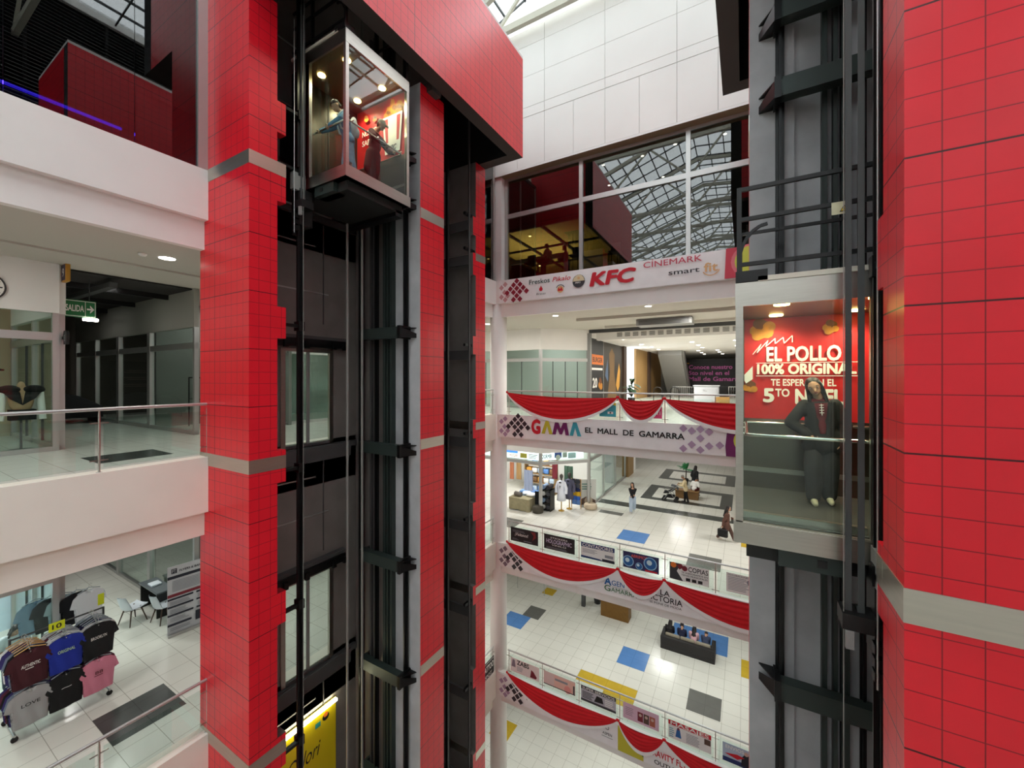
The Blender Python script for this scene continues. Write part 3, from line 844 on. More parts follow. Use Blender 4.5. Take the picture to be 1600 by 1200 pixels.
    if not left:
        P = Print((.73, Y0 + .004, gz - .43), V((1, 0, 0)), V((0, 0, 1)), .14, .12, mat('sticker_cream', (222, 216, 180), .6), .004)
        Yw = mat('warning_yellow', (226, 190, 30), .6)
        P.poly([(.06, .02), (.13, .02), (.095, .085)], INK); P.poly([(.07, .028), (.12, .028), (.095, .073)], Yw); P.rect(.092, .036, .098, .06, INK)
        P.mb.build('warning_sticker', gr)
    # flat suspension belts running under the cabin, with their pulley block
    for x in (.815, .905): mb = MB(); B(mb, x - .024, x + .024, 4.7, 4.706, z0 - .62, z0 + 12 if not left else z0 + 3.2, mat('belt_grey', (72, 76, 76), .45)); mb.build('suspension_belt', T)
    mb = MB(); B(mb, .76, 1.0, 4.62, 4.86, z0 - .74, z0 - .6, BLACK)
    B(mb, .78, .84, 4.6, 4.64, z0 - .9, z0 - .74, GREYAL)
    for x in (.815, .905): mb.tube([(M(x - .03), 4.75, z0 - .6), (M(x + .03), 4.75, z0 - .6)], .05, RAILBLK, 14)
    B(mb, 1.0, 1.1, 4.6, 4.85, z0 - .35, z0 - .02, GREYAL)
    for k, z in enumerate((z0 - .75, z0 - .9, z0 - 1.02, z0 - 1.14)):
        B(mb, .98, 1.08, 4.62, 4.72, z, z + .08, RAILBLK); B(mb, 1.1, 1.2, 4.7, 4.82, z - .05, z + .06, BLACK)
    B(mb, 1.0, 1.25, 4.72, 5.0, z0 - 1.0, z0 - .3, BLACK)
    mb.build('pulley_block', T)
    mb = MB()
    mb.tube([(M(.775), 4.66, BOT), (M(.775), 4.66, z0 + (6 if not left else 2.9))], .004, mat('cable_grey', (150, 148, 144), .6), 6); mb.build('governor_rope', T); mb = MB()
    mb.tube([(M(1.0), 4.62, z0 - 1.2), (M(1.0), 4.62, z0 + (6 if not left else 2.9))], .008, ALU, 6)
    mb.build('governor_rope', T)
    return T
CL = cabin('L', 3.98); CR = cabin('R', -1.52)
# ================================================================== shopfronts (upper wall, transom, beam, glass, plinth) along a line on plan
def shopfront(p0, p1, zf, ztop, label, posts=2, frame_mat=None, upper=None, back=3.0, kind='structure', glassm=None, zt=3.02, zb0=2.59, zb1=2.42, seams=0, opened=False):
    """p0->p1 with the shop's inside on the left hand; returns the root object"""
    fm = frame_mat or ALU; um = upper or WHITE
    a, b = V((p0[0], p0[1], 0)), V((p1[0], p1[1], 0)); d = (b - a); L = d.length; d.normalize(); n = V((-d.y, d.x, 0))
    def seg(mb, s0, s1, o0, o1, z0, z1, m):
        c = a + d * (s0 + s1) / 2 + n * (o0 + o1) / 2 + V((0, 0, (z0 + z1) / 2))
        mb.obox(c, d * (s1 - s0) / 2, n * (o1 - o0) / 2, V((0, 0, (z1 - z0) / 2)), m)
    mb = MB()
    if ztop > zf + zt: seg(mb, 0, L, 0, .12, zf + zt, ztop, um)
    root = struct(mb, 'wall_shop') if mb.f else None
    mb = MB()
    seg(mb, 0, L, -.01, .1, zf + zb1, zf + zb0, fm)
    if not opened: seg(mb, 0, L, 0, .1, zf, zf + .1, fm)
    for i in range(1, max(seams, 1)): 
        if not opened: seg(mb, L * i / seams - .012, L * i / seams + .012, .02, .07, zf, zf + zb1, DARKAL)
    for i in range(posts):
        s = L * i / (posts - 1)
        s = min(max(s, .05), L - .05)
        seg(mb, s - .05, s + .05, 0, .11, zf, zf + zt, fm)
    fr = mb.build('trim_1', None, None, None, None, 'structure') if root is None else mb.build('frame', root)
    root = root or fr
    gm = glassm or GLASS
    k = max(1, seams)
    for i in range(k if not opened else 0):
        mb = MB(); seg(mb, L * i / k + .004, L * (i + 1) / k - .004, .04, .05, zf + .1, zf + zb1, gm); mb.build('pane', root)
    mb = MB(); seg(mb, 0, L, .04, .05, zf + zb0, zf + zt, gm); mb.build('pane', root)
    return root

WX = -13.2
GREYW = mat('grey_wall', (150, 148, 140), .8)
DARKWALL = mat('dark_shop_wall', (118, 120, 114), .8)
BLKC = mat('black_cloth', (20, 20, 22), .9)
for zf, lev in ((L4, 4), (L3, 3)):
    zc = 2.48 if lev == 4 else -2.82
    # shop block left of the passage
    shopfront((WX, 2.71), (WX, -9), zf, zc, '', 7, ALU, WHITE)
    shopfront((-17.5, 2.71), (WX, 2.71), zf, zc, '', 3, ALU, WHITE, seams=3)
    mb = MB(); mb.box(-17.6, -17.5, -9, 2.75, zf, zc, mat('beige_shop_wall', (188, 178, 150), .8) if lev == 4 else mat('bluewhite_shop_wall', (206, 226, 240), .7)); struct(mb, 'wall_shop')
    # passage side wall with shop units
    shopfront((-13.3, 5.42), (-16.4, 5.42), zf, zc, '', 2, ALU, GREYW, glassm=GLASS)
    shopfront((-16.4, 5.42), (-19.0, 5.42), zf, zc, '', 2, ALU, GREYW)
    shopfront((-19.0, 5.42), (-23.5, 5.42), zf, zc, '', 3, ALU, GREYW)
    mb = MB(); mb.box(-24, -13.3, 8.0, 8.1, zf, zc, DARKWALL if lev == 4 else mat('teal_dark_wall', (48, 62, 58), .7)); mb.box(-16.45, -16.38, 5.5, 8, zf, zc, DARKWALL)
    if lev == 3: mb.box(-19.05, -16.5, 6.4, 6.5, zf, zc, tiles('brown_brick_wall', (132, 104, 82), (88, 68, 52), .5, .16, 0, 0, .012, .8, wall=True, noise=.2, nscale=8))
    struct(mb, 'wall_passage')
    shopfront((-13.5, 14.2), (-13.5, 5.55), zf, zc, '', 5, ALU, WHITE, seams=6); mb = MB(); mb.box(-17.1, -17, 8.1, 14.2, zf, zc, mat('pale_green_wall', (176, 190, 184), .8)); struct(mb, 'wall_shop')
    mb = MB(); mb.box(-24.2, -24, -9, 9, zf, zc, mat('passage_end_wall', (86, 80, 72), .8)); struct(mb, 'wall_end')
# black technical ceiling of the upper passage
mb = MB(); mb.box(-24, -13.4, 2.75, 5.4, 2.44, 2.475, mat('dark_ceiling', (40, 37, 36), .9))
for x in (-15, -17.5, -20, -22): mb.box(x, x + .1, 2.75, 5.4, 2.3, 2.44, BLACK)
mb.box(-24, -13.4, 3.6, 3.75, 2.2, 2.32, DARKAL); struct(mb, 'ceiling')
mb = MB(); mb.box(-11.7, -11.6, -9, 5.4, 2.44, 2.5, CEIL); struct(mb, 'trim')

# ---- signs and fittings of the upper left gallery
SIGNG = mat('exit_green', (22, 112, 60), .5); SW_ = mat('print_white', (240, 238, 232), .6)
mb = MB(); T = empty('exit_sign', (-14, 3.05, 1.45), 'green SALIDA exit sign with a white arrow hanging in the left passage', 'exit sign')
P = Print((-14, 2.97, 1.45), V((0, .92, 0)), V((0, 0, 1)), .6, .42, SIGNG, .03); k = .6 / .87
P.rect(.014, .02, .586, .035, SW_); P.rect(.014, .385, .586, .4, SW_); P.rect(.574, .02, .586, .4, SW_); P.rect(.386, .02, .396, .4, SW_)
P.text('SALIDA', .03, .14, .15, SW_, .335, .02)
P.rect(.42, .19, .53, .23, SW_); P.poly([(.48, .11), (.56, .21), (.48, .31), (.48, .26), (.515, .21), (.48, .16)], SW_)
P.mb.build('sign_panel', T)
mb = MB(); mb.tube([(-14, 3.0, 1.88), (-14, 3.0, 2.44)], .008, DARKAL, 6); mb.build('hanger', T)
mb = MB(); mb.tube([(-14, 3.4, 1.88), (-14, 3.4, 2.44)], .008, DARKAL, 6); mb.build('hanger', T)
mb = MB(); mb.bev(-14.08, -13.98, 3.3, 3.56, 1.38, 1.45, LAMP, .01); mb.build('lamp_bar', T)
CX = WX + .12; T = empty('wall_clock', (CX, 1.68, 1.81), 'round white wall clock cut off by the frame on the white shop wall', 'clock')
mb = MB(); 
mb.tube([(CX, 1.68, 1.81), (CX + .04, 1.68, 1.81)], .29, mat('clock_rim', (60, 60, 60), .4), 32); mb.build('case', T)
mb = MB(); mb.tube([(CX + .04, 1.68, 1.81), (CX + .045, 1.68, 1.81)], .26, SW_, 32)
for k in range(12):
    a = k * math.pi / 6; c = V((CX + .047, 1.68 + .21 * math.sin(a), 1.81 + .21 * math.cos(a)))
    mb.obox(c, (.002, 0, 0), (0, .012 * math.cos(a), -.012 * math.sin(a)), (0, .025 * math.sin(a), .025 * math.cos(a)), BLACK)
mb.build('dial', T)
mb = MB(); mb.bar((CX + .05, 1.68, 1.81), (CX + .05, 1.82, 1.84), .02, .006, BLACK); mb.bar((CX + .054, 1.68, 1.81), (CX + .054, 1.62, 1.98), .014, .006, BLACK); mb.build('hand', T)
T = empty('projecting_sign', (-13.0, 2.79, 2.15), 'orange box sign with a dark face at the top of the passage corner', 'sign')
mb = MB(); mb.bev(-13.15, -12.85, 2.75, 2.83, 2.1, 2.5, mat('sign_amber', (186, 132, 40), .5), .015); mb.build('box', T)
P = Print((-13.13, 2.748, 2.13), V((1, 0, 0)), V((0, 0, 1)), .26, .34, mat('sign_plum', (58, 36, 66), .5), .004); P.text('9', .13, .08, .18, SW_, None, .01, 0, 'C'); P.mb.build('face', T)
T = empty('shop_sign', (-13.0, 2.79, .8), 'small black lantern-shaped shop sign fixed to the passage corner', 'sign')
mb = MB(); mb.prism([(-13.04, 2.76, .72), (-12.86, 2.76, .72), (-12.83, 2.76, .93), (-12.88, 2.76, 1.02), (-13.02, 2.76, 1.02), (-13.07, 2.76, .93)], (0, .05, 0), BLACK); mb.build('plate', T)
mb = MB(); mb.box(-13.2, -13.04, 2.77, 2.8, .84, .9, BLACK); mb.build('bracket', T)
P = Print((-13.02, 2.757, .76), V((1, 0, 0)), V((0, 0, 1)), .14, .2, BLACK, .002); P.lines(.02, .03, .13, .18, 4, mat('print_grey', (150, 150, 150), .6)); P.mb.build('lettering', T)

def downlight(loc, label, r=.11, watts=35, group=None, col=(1, .95, .85), m=None):
    T = empty('ceiling_light', loc, label, 'ceiling light', group)
    mb = MB(); mb.lathe((loc[0], loc[1], loc[2] - .012), [(r * .82, 0), (r, .004), (r, .012)], WHITE, 20); mb.build('trim_ring', T)
    mb = MB(); mb.lathe((loc[0], loc[1], loc[2] - .016), [(r * .8, 0), (r * .8, .01)], m or LAMP, 20); mb.build('lens', T)
    if watts: spot('lamp_beam', (0, 0, -.05), watts, col, 140, .08, T)
    return T
downlight((-10.42, 3.68, 2.48), 'round white ceiling light in the left gallery ceiling beside the red tower', .17, 45)
mb = MB(); mb.lathe((-10.47, 3.3, 2.43), [(.05, 0), (.07, .02), (.07, .05)], WHITE, 16); mb.thing('smoke_detector', 'small round smoke detector on the left gallery ceiling near the lit lamp', 'smoke detector')

# ---- goods inside the upper left shops
T = empty('dress_form', (-13.9, 2.25, L4), 'dress form in a black cropped jacket with pale sleeves behind the left shop glass', 'mannequin')
SKINF = mat('form_beige', (196, 160, 124), .7)
mb = MB(); mb.ell((-13.9, 2.3, -.5), (.13, .19, .32), SKINF); mb.ell((-13.9, 2.3, -.2), (.06, .06, .1), SKINF); mb.build('torso', T)
mb = MB(); mb.ell((-13.85, 2.12, -.28), (.14, .17, .1), BLKC); mb.ell((-13.85, 2.48, -.28), (.14, .17, .1), BLKC)
mb.prism([(-13.74, 2.03, -.34), (-13.74, 2.26, -.33), (-13.74, 2.3, -.62), (-13.74, 2.12, -.48)], (-.04, 0, 0), BLKC); mb.prism([(-13.74, 2.57, -.34), (-13.74, 2.34, -.33), (-13.74, 2.3, -.62), (-13.74, 2.48, -.48)], (-.04, 0, 0), BLKC)
mb.box(-14.0, -13.75, 2.12, 2.5, -.95, -.72, BLKC); mb.build('jacket', T)
mb = MB(); mb.tube([(-13.85, 2.03, -.34), (-13.8, 1.99, -.95)], .06, SW_); mb.tube([(-13.85, 2.57, -.34), (-13.8, 2.6, -.95)], .06, SW_); mb.build('sleeve', T)
mb = MB(); mb.tube([(-13.9, 2.3, L4 + .02), (-13.9, 2.3, -.8)], .02, DARKAL); mb.lathe((-13.9, 2.3, L4), [(.18, 0), (.18, .02)], DARKAL); mb.build('stand', T)
T = empty('dress_form', (-14.4, 1.9, L4), 'dress form in a black top and wide black hat behind the left shop glass', 'mannequin')
mb = MB(); mb.ell((-14.4, 1.9, -.42), (.13, .2, .34), BLKC); mb.ell((-14.4, 1.9, .12), (.09, .1, .14), SKINF); mb.tube([(-14.4, 1.9, L4), (-14.4, 1.9, -.5)], .02, DARKAL); mb.build('torso', T)
mb = MB(); mb.lathe((-14.4, 1.9, .14), [(.24, 0), (.24, .03), (.15, .05), (.14, .2), (.08, .24)], BLKC, 20); mb.build('hat', T)
T = empty('display_shelf', (-14.0, .8, L4), 'low black display shelf stacked with folded clothes in the left shop window', 'shelf')
for z in (.05, .4, .75, 1.05):
    mb = MB(); mb.box(-14.3, -13.6, -.4, 1.75, L4 + z, L4 + z + .03, BLACK); mb.build('shelf_board', T)
for y in (-.38, .65, 1.73): mb = MB(); mb.box(-14.3, -14.26, y, y + .03, L4, L4 + 1.08, BLACK); mb.build('upright', T)
FOLD = [mat('fold_grey', (96, 96, 98), .9), mat('fold_dark', (40, 42, 48), .9), mat('fold_white', (208, 206, 200), .9)]
for i in range(12):
    y = -.2 + (i % 6) * .32; z = L4 + (.43 if i < 6 else .78)
    mb = MB(); mb.bev(-14.2, -13.75, y - .12, y + .12, z, z + .14 + .05 * (i % 3), FOLD[i % 3], .03)
    mb.thing('folded_garments', 'stack of folded garments on the low black shelf in the left shop', 'clothes', None, 'folded garments on the black shelf')
# dark merchandise table at the end of the passage
T = empty('display_table', (-20.6, 4.3, L4), 'long low table under a dark heaped cloth at the end of the left passage', 'table')
mb = MB(); mb.grid(lambda u, v: (-21.3 + 1.4 * v, 3.1 + 2.1 * u, L4 + .55 + .42 * math.sin(math.pi * v) ** .6 * math.sin(math.pi * u) ** .35 + .06 * math.sin(9 * u + 4 * v)), 24, 12, BLKC)
mb.grid(lambda u, v: (-19.9 + .06 * math.sin(17 * u), 3.1 + 2.1 * u, L4 + .2 + .36 * v), 24, 3, BLKC); mb.build('cloth_cover', T)
mb = MB()
for y in (3.2, 5.1): mb.box(-21.2, -19.95, y, y + .05, L4, L4 + .5, DARKAL)
mb.build('trestle', T)
P = Print((-23.2, 3.0, L4 + .3), V((0, 1, 0)), V((0, 0, 1)), 1.5, 2.0, mat('chalkboard', (28, 24, 24), .8), .05)
for v in (1.5, 1.2, .9): P.lines(.3, v, 1.2, v + .16, 2, mat('print_dim', (110, 96, 88), .7))
P.mb.thing('menu_board', 'tall black board with faint lettering at the end of the left passage', 'board')
# clothes rail inside the passage shop
T = empty('clothes_rail', (-15.0, 6.4, L4), 'empty black clothes rails behind the passage shop glass', 'clothes rail')
mb = MB()
for (x0, x1, y) in ((-15.9, -14.6, 6.2), (-14.9, -13.6, 6.7)):
    for x in (x0, x1): mb.tube([(x, y, L4), (x, y, L4 + 1.6)], .02, BLACK, 6)
    mb.tube([(x0, y, L4 + 1.6), (x1, y, L4 + 1.6)], .02, BLACK, 6); mb.tube([(x0, y, L4 + .9), (x1, y, L4 + .9)], .015, BLACK, 6)
mb.build('frame', T)
T = empty('garment_stand', (-13.9, 5.9, L4), 'slim white garment stand behind the passage shop glass next to the tower', 'stand')
mb = MB(); mb.tube([(-13.9, 5.9, L4 + .1), (-13.9, 5.9, L4 + 1.6)], .018, SW_, 8); mb.build('pole', T)
mb = MB()
for k in range(5):
    a = k * 1.2566; mb.tube([(-13.9, 5.9, L4 + .25), (-13.9 + .2 * math.cos(a), 5.9 + .2 * math.sin(a), L4 + .12), (-13.9 + .3 * math.cos(a), 5.9 + .3 * math.sin(a), L4)], .015, SW_, 6)
mb.build('foot', T)

# ---- blue lamp strip, exit sign in the upper left room
mb = MB(); mb.box(-10.02, -9.98, -9, 2.85, 4.57, 4.61, emis('led_blue', (60, 40, 255), 7)); mb.thing('led_strip', 'thin blue light line behind the upper left glass', 'light strip')
mb = MB(); mb.box(-10.6, -10.03, -9, 2.85, L5, 4.55, mat('maroon_wall', (70, 26, 34), .5)); mb.thing('low_counter', 'dark maroon counter behind the upper left glass under a blue light line', 'counter')
P = Print((-10.35, 2.0, 6.55), V((1, 0, 0)), V((0, 0, 1)), .52, .52, mat('sign_dark_green', (66, 92, 62), .5), .02)
FR = mat('print_palegreen', (190, 220, 170), .6)
for (a, b, c, d) in ((0, 0, .52, .015), (0, .505, .52, .52), (0, 0, .015, .52), (.505, 0, .52, .52)): P.rect(a, b, c, d, FR)
P.text('SALIDA', .26, .3, .08, FR, .4, .01, 0, 'C'); P.lines(.08, .08, .44, .24, 3, FR)
P.mb.thing('exit_sign', 'green exit sign panel with pale edges behind the upper left glass', 'exit sign')
for (x, y) in ((-10.2, 3.0), (-11.2, 2.9), (-12.5, .5)):
    downlight((x, y, 9.28), 'small round ceiling light in the dark room behind the upper left glass', .09, 12, 'ceiling lights behind the upper left glass')

# ================================================================== lower left gallery: shop header, rack of T-shirts, chairs, stand
hdr = mat('lit_shop_sheet', (190, 220, 238), .6)
P = Print((WX - .12, -3.0, L3 + 2.62), V((0, 1, 0)), V((0, 0, 1)), 5.6, .4, emis('lit_window_sheet', (176, 212, 236), .9), .01)
P.poly([(4.6, 0), (4.62, .2), (4.75, .32), (4.9, .3), (5.0, .15), (5.02, 0)], mat('print_slate', (84, 104, 132), .6)); P.poly([(4.74, .05), (4.78, .22), (4.9, .22), (4.93, .05)], mat('print_skin', (206, 178, 164), .6))
P.poly([(5.15, 0), (5.2, .25), (5.28, .33), (5.37, .25), (5.42, 0)], mat('print_slate', (84, 104, 132), .6)); P.poly([(5.42, 0), (5.46, .18), (5.5, .3), (5.57, 0)], mat('print_navy', (40, 50, 76), .6))
P.mb.thing('shop_poster', 'pale blue lit picture band of people in denim over the lower left shopfront', 'poster')

def rgbm(r, g, b): return mat('cloth_%d_%d_%d' % (r, g, b), (r, g, b), .9)
HANG = mat('hanger_grey', (150, 160, 168), .5); HANGW = mat('hanger_wood', (200, 156, 96), .5)
def shirt_mesh(w=.56, h=.68, d=.05):
    """T-shirt hanging flat, front towards +X, centred on Y, collar at z=0"""
    out = [(-.09, 0), (-.2, -.035), (-.285, -.1), (-.345, -.3), (-.255, -.335), (-.222, -.22), (-.228, -.45), (-.235, -h), (-.1, -h - .012), (.1, -h - .004), (.235, -h), (.228, -.45), (.222, -.22), (.255, -.335), (.345, -.3), (.285, -.1), (.2, -.035), (.09, 0), (.05, -.055), (-.05, -.055)]
    return [(y * w / .56, z) for y, z in out]
SH = shirt_mesh(.53)
def shirt(loc, cm, label, group, prt=None, hang=None, ang=0.0, child_print=None):
    T = empty('tshirt', loc, label, 'shirt', group)
    T.rotation_euler = (0, 0, ang)
    x, y, z = loc
    mb = MB()
    def bulge(yy, zz): return .012 + .024 * max(0, 1 - (abs(yy) / .27) ** 2) * min(1, .35 - zz * 1.4) + .009 * math.sin(yy * 34 + zz * 7) * min(1, -zz * 2.2)
    for sg in (1, -1):
        bm = bmesh.new(); vs = [bm.verts.new((0, yy, zz)) for (yy, zz) in SH]
        f = bm.faces.new(vs if sg < 0 else list(reversed(vs))); bmesh.ops.triangulate(bm, faces=[f])
        for _ in range(3): bmesh.ops.subdivide_edges(bm, edges=[e for e in bm.edges if e.calc_length() > .06], cuts=1); bmesh.ops.triangulate(bm, faces=list(bm.faces))
        for v in bm.verts: v.co = V((x + sg * (.6 if v.is_boundary else 1) * bulge(v.co.y, v.co.z) * (1 if sg > 0 else .7), y + v.co.y, z + v.co.z))
        mb.bm(bm, cm, True)
    mb.build('body', T)
    mb = MB(); mb.tube([(x, y - .2, z - .02), (x, y, z + .06), (x, y + .2, z - .02)], .01, hang or HANG, 6); mb.tube([(x, y, z + .06), (x, y, z + .12), (x, y + .03, z + .15), (x, y + .05, z + .12)], .005, ALU, 6); mb.build('clothes_hanger', T)
    if prt:
        P = Print((x + .046, y - .13, z - .34), V((0, 1, 0)), V((0, 0, 1)), .26, .14, cm, 0)
        prt(P); P.mb.build('printed_front', T)
    return T

T = empty('garment_rack', (-12.3, 2.55, L3), 'wheeled steel rack carrying two tiers of T-shirts in the lower left gallery', 'rack')
rz = L3
for y in (1.9, 3.22):
    mb = MB(); mb.tube([(-12.35, y, rz + .12), (-12.35, y, rz + 1.82)], .02, DARKAL, 8); mb.build('upright', T)
    mb = MB(); mb.tube([(-12.75, y, rz + .12), (-11.95, y, rz + .12)], .022, ALU, 8); ft = mb.build('foot', T)
    for x in (-12.72, -11.98):
        mb = MB(); mb.tube([(x - .015, y, rz + .05), (x + .015, y, rz + .05)], .05, BLACK, 14); mb.build('caster', ft)
mb = MB(); mb.tube([(-12.35, 1.9, rz + 1.8), (-12.35, 3.22, rz + 1.8)], .018, DARKAL, 8); mb.tube([(-12.35, 1.9, rz + .95), (-12.35, 3.22, rz + .95)], .018, DARKAL, 8); mb.build('crossbar', T)
mb = MB(); mb.tube([(-12.35, 1.9, rz + .25), (-12.35, 3.22, rz + .25)], .02, ALU, 8); mb.build('lower_rail', T)
arms = [(2.08, 1.72), (2.55, 1.72), (3.02, 1.72), (2.08, .98), (2.55, .98), (3.02, .98)]
for (y, z) in arms:
    mb = MB(); mb.tube([(-12.35, y, rz + z + .08), (-11.85, y, rz + z - .06)], .01, ALU, 6); mb.build('hanging_arm', T)
def pr(txt, m, w=.22, second=False):
    def f(P):
        P.text(txt, .13, .04, .06, m, w, .01, 0, 'C')
        if second: P.lines(.06, 0, .2, .03, 1, m)
    return f
fronts = [('maroon T-shirt with a pale arched word, front of the upper left stack', rgbm(64, 18, 28), pr('AUTHENTIC', SW_, .24, True)),
          ('bright blue T-shirt with a pale boxed word, front of the upper middle stack', rgbm(24, 44, 148), pr('ORIGINAL', FR, .24)),
          ('black T-shirt with a white word, front of the upper right stack', rgbm(18, 18, 20), pr('BROOKLYN', SW_, .24)),
          ('light grey T-shirt reading LOVE, front of the lower left stack', rgbm(160, 160, 160), pr('LOVE', INK, .24)),
          ('black T-shirt with a small white drawing, front of the lower middle stack', rgbm(14, 14, 16), pr('~', SW_, .14)),
          ('pink T-shirt with a brown print, front of the lower right stack', rgbm(214, 130, 152), pr('88', rgbm(96, 40, 40), .12, True))]
MIX = [(240, 240, 238), (36, 34, 74), (60, 52, 110), (236, 234, 230), (30, 30, 34), (96, 40, 60), (120, 130, 150)]
stacks = ['upper left', 'upper middle', 'upper right', 'lower left', 'lower middle', 'lower right']
for i, (y, z) in enumerate(arms):
    lab, cm, prt = fronts[i]
    for k in range(5):
        c = MIX[(k * 2 + i) % 7] if k % 2 else MIX[(k + i * 3) % 7]
        shirt((-12.28 + .075 * k, y + .02 - .012 * (5 - k), rz + z - .005 * k), rgbm(*c), 'T-shirt hanging behind the front one of the %s stack' % stacks[i], 'T-shirts in the %s stack' % stacks[i], None, HANGW if i == 0 else None, .04 * math.sin(k * 2.1 + i))
    shirt((-11.88, y, rz + z - .03), cm, lab, None, prt, HANGW if i == 0 else HANG)
# price tags
for nm, (x, y, z), lab in (('10', (-11.9, 2.42, rz + 1.86), 'yellow-green price card reading 10 on top of the T-shirt rack'), ('', (-12.3, 3.22, rz + 1.9), 'yellow-green card on the far end of the T-shirt rack')):
    P = Print((x, y - .1, z), V((0, 1, 0)), V((0, 0, 1)), .22 if nm else .1, .17 if nm else .24, mat('price_neon', (214, 226, 28), .6), .006)
    if nm: P.text(nm, .11, .04, .09, INK, .13, .015, 0, 'C')
    P.mb.thing('price_card', lab, 'price card')
# denim and white garments hanging on the shop's far rail
for k, (c, dy) in enumerate((((150, 176, 206), 0), ((30, 32, 40), .26), ((196, 214, 228), .5), ((24, 26, 32), .72), ((220, 224, 230), .95))):
    shirt((-13.45 + .08 * k, 2.42 + dy * .8, L3 + 2.0), rgbm(*c), ['pale denim jacket', 'black garment', 'light blue shirt', 'dark jacket', 'white printed T-shirt'][k] + ' hanging high by the shop corner behind the T-shirt rack', None, None, HANG, .2)

# moulded chairs
SHELL = mat('white_plastic_shell', (216, 222, 230), .4); LEGW = mat('dark_wood_leg', (74, 56, 44), .5)
def chair():
    T = empty('shell_chair', (0, 0, 0), 'white moulded shell chair standing clear of the desk in the lower left gallery', 'chair')
    mb = MB()
    def seat(u, v):
        x = (u - .5) * .46
        if v < .5:
            t = v / .5; y = .24 - .44 * t; z = .44 + .03 * (2 * abs(u - .5)) ** 2 - .02 * math.sin(t * 3.14) + (.02 if t < .1 else 0)
        else:
            t = (v - .5) / .5; y = -.2 - .12 * t; z = .44 + .04 * (1 - t) * (2 * abs(u - .5)) ** 2 + .40 * t; x *= 1 - .28 * t * t; y += .05 * (2 * abs(u - .5)) ** 2
        return (x, y, z)
    mb.grid(seat, 12, 20, SHELL); mb.grid(lambda u, v: (seat(u, v)[0], seat(u, v)[1] - .012 * (v > .5), seat(u, v)[2] - .014), 12, 20, SHELL, True, True)
    mb.build('seat_shell', T)
    for sx in (-1, 1):
        for sy in (-1, 1):
            mb = MB(); mb.tube([(sx * .13, sy * .11, .44), (sx * .23, sy * .21, 0)], [.02, .013], LEGW, 8); mb.build('leg', T)
    mb = MB(); mb.tube([(-.16, -.14, .33), (.16, .14, .33)], .006, BLACK, 6); mb.tube([(.16, -.14, .33), (-.16, .14, .33)], .006, BLACK, 6); mb.build('brace', T)
    return T
ch = chair(); ch.location = (-14.95, 4.5, L3); ch.rotation_euler = (0, 0, math.radians(15))
c2 = copy_tree(ch); c2.location = (-14.3, 4.98, L3); c2.rotation_euler = (0, 0, math.radians(8)); c2['label'] = 'white moulded shell chair half hidden by the tall text banner'
T = empty('reception_desk', (-15.3, 5.1, L3), 'small dark desk with papers beside the white shell chairs', 'desk')
mb = MB(); mb.box(-15.75, -14.5, 4.88, 5.3, L3 + .7, L3 + .74, mat('desk_top_grey', (90, 96, 100), .4)); mb.build('desk_top', T)
for x in (-15.7, -14.58):
    mb = MB(); mb.box(x, x + .04, 4.9, 5.28, L3, L3 + .7, BLACK); mb.build('leg', T)
mb = MB(); mb.box(-15.66, -14.58, 5.24, 5.27, L3 + .25, L3 + .7, BLKC); mb.build('modesty_panel', T)
mb = MB(); mb.bev(-15.35, -15.05, 4.95, 5.2, L3 + .742, L3 + .80, SHELL, .015); mb.thing('paper_tray', 'white tray of papers lying on the small dark desk', 'papers')
# tall printed stand
T = empty('banner_stand', (-13.2, 5.1, L3), 'tall pale roll-up banner full of dark pill-shaped headings beside the red tower', 'banner stand')
R = V((.14, 1, 0)).normalized()
P = Print((-13.26, 4.69, L3 + .05), R, V((0, 0, 1)), 1.0, 1.8, mat('banner_grey', (190, 192, 196), .7), .01)
NAVY = mat('print_navy_dark', (26, 30, 44), .6); MAR = mat('print_maroon', (120, 30, 44), .6); GT = mat('print_textgrey', (140, 144, 150), .7)
def pill(u0, v0, u1, v1, m):
    r = (v1 - v0) / 2; P.poly([(u0, v0), (u1 - r, v0), (u1 - r * .3, v0 + r * .3), (u1, v0 + r), (u1 - r * .3, v1 - r * .3), (u1 - r, v1), (u0, v1)], m)
P.rect(.08, 1.6, .2, 1.73, NAVY); P.text('FT', .14, 1.62, .09, mat('banner_grey', (190, 192, 196), .7), .08, .01, 0, 'C'); P.text('FLYERS & BANNERS', .25, 1.62, .055, NAVY, .66, .012)
pill(0, 1.46, .8, 1.54, NAVY); P.lines(.1, 1.12, .95, 1.42, 8, GT)
pill(0, .98, .8, 1.06, MAR); pill(0, .9, .56, .95, NAVY); P.lines(.05, .78, .5, .88, 3, GT); pill(.62, .9, 1, .95, NAVY); P.lines(.65, .78, .98, .88, 3, GT)
pill(0, .7, .56, .75, NAVY); P.lines(.05, .56, .5, .67, 3, GT); pill(.62, .7, 1, .75, NAVY); P.lines(.65, .56, .98, .67, 3, GT)
pill(0, .48, .56, .53, NAVY); P.lines(.05, .34, .5, .45, 3, GT); pill(.62, .48, 1, .53, NAVY); pill(0, .22, .52, .28, NAVY); P.rect(.6, .16, 1, .42, NAVY); P.lines(.05, .1, .5, .19, 2, GT)
P.mb.build('printed_sheet', T)
mb = MB(); mb.bar(V((-13.26, 4.69, L3 + .035)) , V((-13.26, 4.69, L3 + .035)) + R * 1.0, .16, .06, ALU); mb.build('base', T)
# yellow-lit shop corner details on the passage glass: notice
P = Print((-16.2, 5.4, L3 + 1.75), V((1, 0, 0)), V((0, 0, 1)), .5, .36, mat('print_slate', (84, 104, 132), .6), .006); P.lines(.05, .05, .45, .32, 4, SW_); P.rect(.0, .0, .5, .09, INK)
P.mb.thing('notice', 'small blue and black notice on the dark passage glass above the chairs', 'notice')
